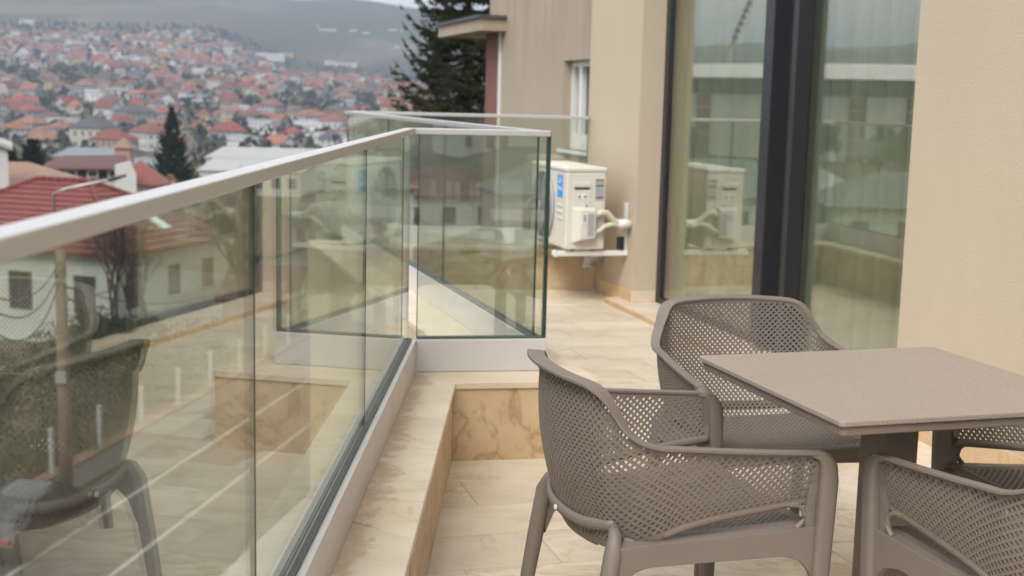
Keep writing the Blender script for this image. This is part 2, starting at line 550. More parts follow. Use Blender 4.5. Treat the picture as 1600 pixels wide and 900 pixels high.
# ================================================================== BALUSTRADES
def balustrade(p0, p1, joints, label, free_end=False, mitre0=0.0, mitre1=0.0, rail0=0.0, rail1=0.0):
    """p0->p1 is the inner foot of the channel; terrace lies to the right of the direction"""
    p0, p1 = np.asarray(p0, float), np.asarray(p1, float)
    d = (p1 - p0); Ln = np.linalg.norm(d); d = d / Ln; r = right(d)
    th, gt = .072, .008
    root = thing('glass_balustrade', (float(p0[0]), float(p0[1]), ZC), label, 'balustrade', 'glass balustrades round the terrace')
    def strip(s0, s1, a, b, z0, z1, m0=0.0, m1=0.0):
        q = [p0 + d * s0 - r * a, p0 + d * (s1) - r * a, p0 + d * (s1 + m1) - r * b, p0 + d * (s0 + m0) - r * b]
        return MB().prism(q, z0, z1)
    ch = strip(0, Ln, 0, th, ZC + .001, ZC + .132, mitre0, mitre1).build('base_channel', M['shoe'], root, bevel=.0025)
    strip(.004, Ln - .004, .018, .0334, ZC + .128, ZC + .1385, mitre0 * .3, mitre1 * .3).build('gasket', M['gasket'], ch)
    strip(.004, Ln - .004, .0416, .063, ZC + .128, ZC + .1375, mitre0 * .7, mitre1 * .7).build('gasket', M['gasket'], ch)
    js = [0.0] + list(joints) + [Ln]
    mid = .0375
    for k in range(len(js) - 1):
        s0, s1 = js[k] + .004, js[k + 1] - .004
        if k == 0: s0 += max(0, mitre0) * .5
        pane = strip(s0, s1, mid - gt / 2, mid + gt / 2, ZC + .1, ZR - .012).build('glass_pane', M['glass'], root)
        for s in (s0, s1):                           # dark green polished edges
            e, dp = .0016, gt / 2 + .0004
            if free_end and s == s1: e, dp = .0075, .011
            strip(s - e, s + e, mid - dp, mid + dp, ZC + .133, ZR - .012).build('pane_edge', M['glass_edge'], pane)
    w = .042
    strip(rail0, Ln + rail1, mid - w / 2, mid + w / 2, ZR - .024, ZR).build('handrail', M['alu'], root, bevel=.003)
    return root

pA = isect(B0, dAB, np.array([0, Y_BACK + .2]), np.array([1., 0]))
LAB = np.linalg.norm(B0 - pA)
gl_ = B0 - right(dAB) * .0335                 # glass plane: seams where the photo shows them
jy = [isect(gl_, dAB, np.zeros(2), ray(px, 560)[:2])[1] for px in (397.5, 570.5)]
st = jy[1] - jy[0]
jAB = [s for s in (LAB - (5.093 - y) for y in (jy[0] - 3 * st, jy[0] - 2 * st, jy[0] - st, jy[0], jy[1])) if s > .1]
balustrade(pA, B0, jAB, 'long glass balustrade with aluminium handrail between terrace and street', mitre1=.055, rail1=.035)
balustrade(B0, C0, [], 'short glass balustrade with a free dark edge behind the front chair', free_end=True, rail0=-.03, rail1=.0)
# the slanted run starts at the free edge and leads away; its channel foot lies just behind the short run
C1 = C0 + right(dBC) * -.072 + dBC * -.002
LCD = np.linalg.norm(D0 - C1)
dcd = (D0 - C1) / LCD
jCD = [np.linalg.norm(isect(C1, dcd, np.zeros(2), q / np.linalg.norm(q)) - C1) for q in (ray(705, 300)[:2], ray(616, 195)[:2])]
balustrade(C1, D0, jCD, 'slanted glass balustrade receding towards the spruce and neighbouring house', rail1=.03)
LDE = np.linalg.norm(E0 - D0)
balustrade(D0, E0 - dDE * .05, [LDE * .5], 'far glass balustrade ending at the house wall by the air conditioner')

# floor drain (seen mirrored in the long balustrade)
dr = np.array([.27, 2.62])
drain = thing('floor_drain', (dr[0], dr[1], 0), 'small square metal floor drain set in the stone paving', 'drain', rz=R(15))
m = MB()
for s in (-1, 1):
    m.bb(-.07, .07, s * .065 - .005, s * .065 + .005, -.004, .004); m.bb(s * .065 - .005, s * .065 + .005, -.06, .06, -.004, .0035)
m.build('rim', M['frame'], drain, local=True)
for k in range(9):
    MB().bb(-.06, .06, -.052 + k * .013 - .003, -.052 + k * .013 + .003, -.004, .003).build('bar', M['frame'], drain, local=True)

# ================================================================== OUR BUILDING
SU = -dW                                   # along the wall towards the camera
def wpt(s, off=0.0):
    return EW + SU * s + nW * off
S_F, S_N, S_END, ZT = 1.082, 4.385, 13.6, 6.2
house = thing('stucco_building', (float(EW[0]), float(EW[1]), -10.2), 'tall beige stucco building with a recessed sliding window facing the terrace', 'building')
# walls: two blocks beside the recess, one above it
dep = -7.0
MB().prism([wpt(0), wpt(S_F), wpt(S_F, -.42), wpt(0, -.42)], -.1, ZT).build('wall', M['stucco'], house)
MB().prism([wpt(S_N), wpt(S_END), wpt(S_END, -.42), wpt(S_N, -.42)], -.1, ZT).build('wall', M['stucco'], house)
MB().prism([wpt(S_F), wpt(S_N), wpt(S_N, -.42), wpt(S_F, -.42)], 2.75, ZT).build('lintel', M['stucco'], house)
MB().prism([wpt(0, -.42), wpt(0, dep), wpt(.4, dep), wpt(.4, -.42)], -.1, ZT).build('wall', M['stucco'], house)
MB().prism([wpt(0, -6.6), wpt(S_END, -6.6), wpt(S_END, dep), wpt(.4, dep)], -.1, ZT).build('wall', M['stucco'], house)
MB().prism([wpt(S_END, 0), wpt(S_END + .3, 0), wpt(S_END + .3, dep), wpt(S_END, dep)], -.1, ZT).build('wall', M['stucco'], house)
MB().prism([wpt(-.15, .15), wpt(S_END + .4, .15), wpt(S_END + .4, dep - .2), wpt(-.15, dep - .2)], ZT, ZT + .25).build('roof_slab', M['stucco'], house)
MB().prism([a_o + [.02, 0], o1 + [.02, -.02], o2 - [.0, .02], o3 + [.02, -.02], o4, wpt(0, -.1), wpt(0, dep), wpt(S_END, dep), wpt(S_END, -.1), [a_o[0] + .02, wpt(S_END, 0)[1]]], -10.2, -.121).build('lower_storeys', M['stucco'], house)

# skirting stones
def skirt_run(s0, s1, n, z0=-.01, z1=.112, out=.016):
    for k in range(n):
        a, b = s0 + (s1 - s0) * k / n + .001, s0 + (s1 - s0) * (k + 1) / n - .001
        MB().prism([wpt(a, out), wpt(b, out), wpt(b, 0.0), wpt(a, 0.0)], z0, z1).build('skirting_stone', M['skirt'], house)
skirt_run(.42, S_F - .0, 1)
skirt_run(S_N, 9.5, 8)
MB().prism([wpt(S_F + .0005, -.16), wpt(S_F + .0005, .016), wpt(S_F + .016, .016), wpt(S_F + .016, -.16)], .036, .112).build('skirting_stone', M['cap'], house)
# threshold slab under the window
for k in range(4):
    a, b = S_F + .017 - (.26 if k == 0 else 0), S_N - .001
    a0, b0 = lerp(a, b, k / 4) if k else a, lerp(S_F, b, (k + 1) / 4)
    if k: a0 = lerp(S_F, b, k / 4) + .002
    if k == 0:
        MB().prism([wpt(S_F - .25, .12), wpt(b0, .12), wpt(b0, -.24), wpt(S_F + .017, -.24), wpt(S_F + .017, .0165), wpt(S_F - .25, .0165)], -.01, .035).build('threshold_slab', M['cap'], house)
    else:
        MB().prism([wpt(a0, .12), wpt(b0, .12), wpt(b0, -.24), wpt(a0, -.24)], -.01, .035).build('threshold_slab', M['cap'], house)

# tan riser stones along the front of the threshold
for k in range(4):
    a0, b0 = (S_F - .25 if k == 0 else lerp(S_F, S_N - .001, k / 4) + .002), lerp(S_F, S_N - .001, (k + 1) / 4)
    MB().prism([wpt(a0, .128), wpt(b0, .128), wpt(b0, .1203), wpt(a0, .1203)], -.01, .030).build('riser_stone', M['skirt'], house)

# sliding window
FO, FI = -.165, -.235                      # frame front and back, behind the wall face
def wbox(s0, s1, o0, o1, z0, z1):
    return MB().prism([wpt(s0, o0), wpt(s1, o0), wpt(s1, o1), wpt(s0, o1)], z0, z1)
win = MB()
win.v, win.f, win.n = [], [], 0
f0 = wbox(S_F + .001, S_F + .07, FO, FI, .036, 2.74)
for b in (wbox(S_N - .07, S_N - .001, FO, FI, .036, 2.74), wbox(S_F + .07, S_N - .07, FO, FI, 2.66, 2.74), wbox(S_F + .07, S_N - .07, FO, FI, .036, .072)):
    f0.add(np.concatenate(b.v), b.f)
wf = f0.build('window_frame', M['frame'], house, bevel=.003)
wbox(2.735, 2.845, -.085, -.20, .072, 2.66).build('mullion', M['frame'], wf, bevel=.004)
wbox(2.925, 2.955, -.15, -.21, .072, 2.66).build('mullion', M['frame'], wf, bevel=.003)
wbox(3.005, 3.055, -.12, -.22, .072, 2.66).build('mullion', M['frame'], wf, bevel=.003)
wbox(S_F + .07, 2.735, -.185, -.193, .072, 2.66).build('window_pane', M['winglass'], wf)
wbox(2.845, 2.925, -.185, -.193, .072, 2.66).build('window_pane', M['winglass'], wf)
wbox(3.055, S_N - .07, -.205, -.213, .072, 2.66).build('window_pane', M['winglass'], wf)
# room behind
M['room'] = simple('room_plaster', (.34, .30, .24), .9)
M['roomfloor'] = simple('room_floor', (.20, .13, .075), .4, var=.2)
wbox(S_F - .6, S_N + .6, -4.2, -4.3, 0, 2.9).build('room_wall', M['room'], house)
wbox(S_F - .6, S_F - .5, -.43, -4.2, 0, 2.9).build('room_wall', M['room'], house)
wbox(S_N + .5, S_N + .6, -.43, -4.2, 0, 2.9).build('room_wall', M['room'], house)
wbox(S_F - .6, S_N + .6, -.43, -4.3, 2.9, 3.0).build('room_ceiling', M['room'], house)
wbox(S_F - .5, S_N + .5, -.25, -4.2, -.05, .03).build('room_floor', M['roomfloor'], house)

# sheer curtains hanging inside
t = NT('sheer_curtain')
tr = t.n('ShaderNodeBsdfTransparent'); tr.inputs[0].default_value = (.95, .93, .88, 1)
df = t.n('ShaderNodeBsdfDiffuse'); df.inputs[0].default_value = (.78, .74, .64, 1)
tl = t.n('ShaderNodeBsdfTranslucent'); tl.inputs[0].default_value = (.6, .56, .47, 1)
m1 = t.n('ShaderNodeMixShader'); m1.inputs[0].default_value = .35
m2 = t.n('ShaderNodeMixShader')
wv = t.noise(t.mapping(t.pos(), (1, 1, .02)), 9, 2)
t.l(t.ramp(wv, [(.3, .72), (.7, .97)]), m2.inputs[0])
t.l(df.outputs[0], m1.inputs[1]); t.l(tl.outputs[0], m1.inputs[2])
t.l(tr.outputs[0], m2.inputs[1]); t.l(m1.outputs[0], m2.inputs[2])
t.l(m2.outputs[0], t.out.inputs['Surface'])
M['sheer'] = t.m
def curtain(s0, s1, off, folds, label, seed):
    rr = random.Random(seed)
    root = thing('sheer_curtain', (*map(float, wpt(s0, off)), .035), label, 'curtain', 'sheer curtains behind the window')
    n = folds * 10
    ph = [rr.uniform(.75, 1.35) for _ in range(folds + 2)]
    ss, oo, acc = [], [], 0.0
    for i in range(n + 1):
        f = i / 10
        k = int(f)
        oo.append(.05 * ph[k] * math.sin(2 * math.pi * (f - k)) + .008 * math.sin(i * .9))
        acc += ph[k]
        ss.append(acc)
    ss = [s0 + (s1 - s0) * (x - ss[0]) / (ss[-1] - ss[0]) for x in ss]
    vs, fs = [], []
    for z, sp in ((.05, 1.25), (.9, 1.1), (1.8, 1.0), (2.7, .8)):
        for i in range(n + 1):
            p = wpt(ss[i], off + oo[i] * sp)
            vs.append((p[0], p[1], z))
    for j in range(3):
        for i in range(n):
            a = j * (n + 1) + i
            fs.append((a, a + 1, a + n + 2, a + n + 1))
    MB().add(vs, fs).build('cloth', M['sheer'], root, smooth=True)
    wbox(s0, s1, off - .012, off + .012, 2.7, 2.73).build('rail', M['white'], root)
curtain(S_F + .02, 2.74, -.36, 9, 'sheer pale curtain in soft folds behind the window pane by the air conditioner', 3)
curtain(2.76, S_N + .05, -.36, 10, 'sheer pale curtain in soft folds behind the window pane beside the dining table', 5)

# ================================================================== AIR CONDITIONER
AS0, AL, ADEP, AGAP, AZ0, AH = .98, .86, .285, .185, .392, .565
# local frame: x = along the wall away from camera, y = out of the wall, z = up ; origin under the near wall-side corner
acp = wpt(AS0, AGAP)
ac = thing('air_conditioner', (float(acp[0]), float(acp[1]), AZ0), 'cream outdoor air conditioner unit with round fan and blue sticker on wall brackets', 'air conditioner')
exx = np.array([dW[0], dW[1], 0]); eyy = np.array([nW[0], nW[1], 0]); ezz = np.array([0, 0, 1.])
AM = np.array([exx, eyy, ezz]).T
def acb(mb, name, mat, parent=None, **k):
    mb.v = [v @ AM.T for v in mb.v]
    # parity: exx x eyy = +z or -z
    if np.cross(exx, eyy)[2] < 0:
        mb.f = [tuple(reversed(f)) for f in mb.f]
    return mb.build(name, mat, parent or ac, local=True, **k)
cas = acb(MB().bb(0, AL, 0, ADEP, 0, AH - .03), 'casing', M['acwhite'], bevel=.014, seg=3)
acb(MB().bb(-.006, AL + .006, -.004, ADEP + .008, AH - .034, AH), 'top_cover', M['acwhite'], bevel=.012, seg=3)
acb(MB().bb(.14, AL - .12, .05, ADEP - .05, AH - .003, AH + .006), 'top_rib', M['acwhite'], bevel=.004)
# fan on the front (y = ADEP)
fx, fz, fr_ = .52, .268, .245
g = MB()
th = np.linspace(0, 2 * math.pi, 33)
ring = lambda r, y: [(fx + r * math.cos(a), y, fz + r * math.sin(a)) for a in th]
g.tube(ring(fr_, ADEP + .012), .012, 8, ref=(0, 1, 0), cap=False)
shr = acb(g, 'fan_shroud', M['acgrey'], smooth=True)
acb(MB().cyl((fx, ADEP + .004, fz), fr_ - .004, .006, 40, (0, 1, 0)), 'fan_recess', M['acdark'])
for k in range(11):
    acb(MB().tube(ring(.03 + k * .0195, ADEP + .021 + .012 * (1 - (k / 10) ** 2)), .0024, 5, ref=(0, 1, 0), cap=False), 'grille_ring', M['acgrey'], shr, smooth=True)
for k in range(12):
    a = k * math.pi / 6
    acb(MB().tube([(fx + .02 * math.cos(a), ADEP + .034, fz + .02 * math.sin(a)), (fx + .13 * math.cos(a + .15), ADEP + .03, fz + .13 * math.sin(a + .15)), (fx + (fr_ - .008) * math.cos(a + .3), ADEP + .018, fz + (fr_ - .008) * math.sin(a + .3))], .0025, 5, ref=(0, 1, 0)), 'grille_spoke', M['acgrey'], shr, smooth=True)
acb(MB().cyl((fx, ADEP + .033, fz), .032, .012, 20, (0, 1, 0)), 'hub', M['acgrey'], shr, smooth=False)
for k in range(3):
    a = k * 2 * math.pi / 3 + .4
    b = MB()
    pts = []
    for rr_, da, w in ((.03, 0, .03), (.12, .25, .07), (.20, .5, .06)):
        for sgn in (-1, 1):
            aa = a + da + sgn * w / rr_ * .5
            pts.append((fx + rr_ * math.cos(aa), ADEP + .010 + sgn * .003, fz + rr_ * math.sin(aa)))
    b.add(pts, [(0, 2, 3, 1), (2, 4, 5, 3)])
    acb(b, 'fan_blade', M['acgrey'])
# sticker with lettering, at the near end of the front
stk = acb(MB().bb(.085, .205, ADEP, ADEP + .0025, AH - .215, AH - .06), 'sticker', M['blue'])
cu = bpy.data.curves.new('lettering', 'FONT')
cu.body = 'Midea'
cu.size = .044
cu.align_x = 'CENTER'
cu.extrude = .0006
tmp = bpy.data.objects.new('lettering', cu)
COL.objects.link(tmp)
dg = bpy.context.evaluated_depsgraph_get()
tme = bpy.data.meshes.new_from_object(tmp.evaluated_get(dg))
bpy.data.objects.remove(tmp)
let = bpy.data.objects.new('lettering', tme)
COL.objects.link(let)
tme.materials.append(M['white'])
let.parent = stk
# text x runs to the viewer's right of the front: that is towards the camera (local -x)
Mt = Matrix(((-exx[0], 0, eyy[0], 0), (-exx[1], 0, eyy[1], 0), (0, 1, 0, 0), (0, 0, 0, 1)))
lp = exx * .145 + eyy * (ADEP + .0035) + ezz * (AH - .165)
Mt.translation = Vector(lp)
let.matrix_local = Mt
g = MB()
for k in range(3):     # small swirl emblem over the name
    aa = np.linspace(.3 + k * 2.1, 1.9 + k * 2.1, 7)
    g.tube([(.145 + .018 * math.cos(q), ADEP + .003, AH - .098 + .018 * math.sin(q)) for q in aa], .0032, 5, ref=(0, 1, 0))
acb(g, 'emblem', M['white'], stk)
for k in range(3):     # pressed slots below the sticker
    acb(MB().bb(.09, .20, ADEP - .003, ADEP + .007, .20 + k * .045, .212 + k * .045), 'pressed_rib', M['acwhite'], bevel=.003)
# near end (x = 0): handle recess, labels, valve cover
acb(MB().bb(-.012, .001, .115, .235, AH - .135, AH - .10), 'handle', M['acwhite'], bevel=.005)
acb(MB().bb(-.004, .001, .122, .228, AH - .152, AH - .1355), 'handle_recess', M['acdark'])
acb(MB().bb(-.006, .001, .11, .24, AH - .30, AH - .155), 'wiring_cover', M['acwhite'], bevel=.003)
lab = acb(MB().bb(-.0085, -.005, .135, .215, AH - .215, AH - .178), 'caution_label', M['white'])
for yy in (.152, .195):
    acb(MB().add([(-.0095, yy - .011, AH - .206), (-.0095, yy + .011, AH - .206), (-.0095, yy, AH - .186)], [(0, 2, 1)]), 'caution_symbol', M['ink'], lab)
acb(MB().cyl((-.008, .14, AH - .262), .007, .006, 10, (1, 0, 0)), 'screw', M['acdark'])
lab = acb(MB().bb(-.002, .001, .018, .078, AH - .225, AH - .08), 'rating_label', M['acgrey'])
for zz in (.085, .125, .205):
    acb(MB().bb(-.003, -.0015, .018, .078, AH - zz - .004, AH - zz + .004), 'label_bar', M['acdark'], lab)
vc = MB()
vc.add([(0, .085, .075), (0, .245, .04), (0, .245, .295), (0, .085, .295), (-.06, .085, .085), (-.06, .20, .07), (-.06, .20, .28), (-.06, .085, .28)],
       [(0, 1, 2, 3), (4, 7, 6, 5), (0, 4, 5, 1), (1, 5, 6, 2), (2, 6, 7, 3), (3, 7, 4, 0)])
val = acb(vc, 'valve_cover', M['acwhite'], bevel=.008, seg=3)
acb(MB().bb(-.0625, -.0595, .10, .145, .10, .255), 'grey_instruction_label', M['acgrey'], val)
wl = acb(MB().bb(-.0625, -.0595, .15, .185, .19, .255), 'white_label', M['white'], val)
for k in range(3):
    acb(MB().bb(-.0632, -.062, .158 + k * .008, .162 + k * .008, .20, .246), 'label_line', M['ink'], wl)
# insulated pipes looping into the wall
acb(MB().tube([(-.03, .09, .235), (-.035, .045, .26), (-.03, .0, .255), (-.02, -.05, .205), (-.02, -.10, .185), (-.02, -.18, .185)], [.018, .021, .023, .022, .02, .02], 12), 'insulated_pipe', M['lagging'], smooth=True)
acb(MB().tube([(-.03, .09, .12), (-.035, .05, .135), (-.03, .01, .165), (-.02, -.05, .18), (-.02, -.10, .172), (-.02, -.18, .172)], [.014, .016, .017, .018, .018, .018], 12), 'insulated_pipe', M['lagging'], smooth=True)
acb(MB().tube([(-.02, -.09, .18), (-.02, -.182, .18)], [.032, .03], 14), 'wall_sleeve', M['white'], smooth=True)
# brackets
for bx in (.03, AL - .16):
    acb(MB().bb(bx, bx + .032, -AGAP + .001, ADEP + .06, -.048, -.012), 'bracket_arm', M['white'], bevel=.004)
    acb(MB().bb(bx + .004, bx + .028, -AGAP + .001, -AGAP + .03, -.045, .32), 'bracket_upright', M['pvc'], bevel=.003)
    acb(MB().cyl((bx + .016, ADEP + .055, -.03), .022, .036, 14, (1, 0, 0)), 'bracket_cap', M['white'], smooth=False)
    acb(MB().cyl((bx + .016, ADEP * .75, -.008), .016, .018, 10), 'rubber_foot', M['black'])
    acb(MB().cyl((bx + .016, ADEP * .25, -.008), .016, .018, 10), 'rubber_foot', M['black'])
acb(MB().bb(.022, .066, -AGAP + .03, -AGAP + .075, -.005, .085), 'black_joint', M['black'], bevel=.006)
# condensate outlet on the wall below
sp = wpt(.42, .03)
cond = thing('waste_pipe_elbow', (float(sp[0]), float(sp[1]), .22), 'small grey waste pipe elbow poking from the wall under the air conditioner', 'pipe')
q = np.array([*sp, .27]); nn = np.array([*nW, 0])
MB().tube([q - nn * .03, q + nn * .05, q + nn * .075 - [0, 0, .012], q + nn * .08 - [0, 0, .06]], [.034, .034, .034, .032], 14).build('elbow', M['pvc'], cond, smooth=True)
MB().tube([q + nn * .0805 - [0, 0, .055], q + nn * .081 - [0, 0, .075]], [.038, .038], 14).build('collar', M['pvc'], cond, smooth=False)

# ================================================================== CHAIRS
def arc_resample(pts, n):
    pts = np.array(pts, float)
    # Catmull-Rom
    P = np.vstack([2 * pts[0] - pts[1], pts, 2 * pts[-1] - pts[-2]])
    out = []
    for i in range(1, len(P) - 2):
        for t_ in np.linspace(0, 1, 24, endpoint=False):
            a, b, c, d = P[i - 1], P[i], P[i + 1], P[i + 2]
            out.append(.5 * (2 * b + (c - a) * t_ + (2 * a - 5 * b + 4 * c - d) * t_ ** 2 + (3 * b - a - 3 * c + d) * t_ ** 3))
    out.append(P[-2])
    out = np.array(out)
    L = np.concatenate([[0], np.cumsum(np.linalg.norm(np.diff(out[:, :2], axis=0), axis=1))])
    s = np.linspace(0, L[-1], n)
    return s, np.array([np.interp(s, L, out[:, k]) for k in range(out.shape[1])]).T
# half of the shell, from the right arm's front round to the middle of the back:
# x_top, y_top, z_top, x_low, y_low, z_low
half = [(.296, .272, .638, .272, .262, .515), (.296, .15, .646, .270, .15, .502), (.294, .02, .656, .268, .03, .486), (.290, -.07, .664, .262, -.05, .468),
        (.287, -.135, .671, .250, -.105, .445), (.270, -.183, .694, .225, -.150, .425), (.243, -.209, .746, .195, -.178, .412), (.207, -.236, .788, .165, -.194, .406),
        (.11, -.268, .797, .085, -.214, .402), (0, -.280, .799, 0, -.222, .401)]
full = half + [(-a, b, c, -d, e, f) for a, b, c, d, e, f in reversed(half[:-1])]
SL, SH = arc_resample(full, 240)
def shell(s, v):
    """s arc length, v metres above the low edge"""
    g_ = [np.interp(s, SL, SH[:, k]) for k in range(6)]
    h = g_[2] - g_[5]
    tt = np.clip(v / h, 0, 1)
    e = 1 - (1 - tt) ** 1.9
    back = np.clip((g_[2] - .66) / .13, 0, 1)
    bulge = .012 * np.sin(np.pi * tt) * back
    x = g_[3] * (1 - e) + g_[0] * e
    y = g_[4] * (1 - e) + g_[1] * e - bulge
    z = g_[5] + h * tt
    return np.stack([x, y, z], -1)
def shell_h(s):
    return np.interp(s, SL, SH[:, 2] - SH[:, 5])

def lattice(surf, hfun, smax, vmax, a, hole, th, mb, eps=1e-3, s0=0.0, shape=(1.0, 1.0)):
    ni = int((smax + vmax) / a) + 3
    I, J = np.meshgrid(np.arange(-2, ni), np.arange(-ni, ni), indexing='ij')
    cx = (I + J + 1) * a / 1.0 * .5 * 2 * .5 + s0
    cx = (I + J) * a + s0
    cz = (I - J) * a
    cx, cz = cx.ravel(), cz.ravel()
    keep = (cx > s0 - a) & (cx < s0 + smax + a) & (cz > -a) & (cz < vmax + a)
    cx, cz = cx[keep], cz[keep]
    off = np.array([(a, 0), (0, a), (-a, 0), (0, -a)])
    ox = cx[:, None] + off[:, 0]
    oz = cz[:, None] + off[:, 1]
    hx = cx[:, None] + off[:, 0] * hole * shape[0]
    hz = cz[:, None] + off[:, 1] * hole * shape[1]
    oxc = np.clip(ox, s0, s0 + smax)
    H_ = hfun(oxc)
    outside = ((oz <= 0).all(1)) | ((oz >= H_).all(1)) | ((ox <= s0).all(1)) | ((ox >= s0 + smax).all(1))
    ox, oz, hx, hz = ox[~outside], oz[~outside], hx[~outside], hz[~outside]
    clipd = (ox < s0 + .003).any(1) | (ox > s0 + smax - .003).any(1) | (oz < .004).any(1) | (oz > hfun(np.clip(ox, s0, s0 + smax)) - .004).any(1)
    X_ = np.concatenate([ox, hx], 1)
    Z_ = np.concatenate([oz, hz], 1)
    X_ = np.clip(X_, s0, s0 + smax)
    Z_ = np.clip(Z_, 0, hfun(X_))
    P = surf(X_, Z_)
    dx = surf(np.clip(X_ + eps, s0, s0 + smax), Z_) - surf(np.clip(X_ - eps, s0, s0 + smax), Z_)
    hh = hfun(X_)
    dz = surf(X_, np.clip(Z_ + eps, 0, hh)) - surf(X_, np.clip(Z_ - eps, 0, hh))
    nrm = np.cross(dx, dz)
    nrm /= np.linalg.norm(nrm, axis=-1, keepdims=True) + 1e-12
    V = np.concatenate([P + nrm * th / 2, P - nrm * th / 2], 1)   # (n,16,3)
    q = []
    for k in range(4):
        k2 = (k + 1) % 4
        q.append((k, k2, 4 + k2, 4 + k))
        q.append((8 + k2, 8 + k, 12 + k, 12 + k2))
        q.append((4 + k, 4 + k2, 12 + k2, 12 + k))
    q = np.array(q)
    nh = (~clipd)
    Vh = V[nh]
    n = len(Vh)
    mb.addq(Vh.reshape(-1, 3), (q[None] + 16 * np.arange(n)[:, None, None]).reshape(-1, 4))
    Vs = V[clipd][:, [0, 1, 2, 3, 8, 9, 10, 11]]
    n = len(Vs)
    q2 = np.array([(0, 1, 2, 3), (7, 6, 5, 4)])
    mb.addq(Vs.reshape(-1, 3), (q2[None] + 8 * np.arange(n)[:, None, None]).reshape(-1, 4))

def flat_band(mb, inner, outer, th, up=None):
    """solid ribbon between two 3-D polylines, thickness th along up"""
    inner, outer = np.asarray(inner), np.asarray(outer)
    n = len(inner)
    upv = np.array([0, 0, 1.0]) if up is None else up
    vs = np.concatenate([inner, outer, inner - upv * th, outer - upv * th])
    fs = []
    for i in range(n - 1):
        fs += [(i, i + 1, n + i + 1, n + i), (2 * n + i + 1, 2 * n + i, 3 * n + i, 3 * n + i + 1),
               (n + i, n + i + 1, 3 * n + i + 1, 3 * n + i), (i + 1, i, 2 * n + i, 2 * n + i + 1)]
    fs += [(0, n, 3 * n, 2 * n), (n - 1, 3 * n - 1, 4 * n - 1, 2 * n - 1)]
    mb.add(vs, fs)

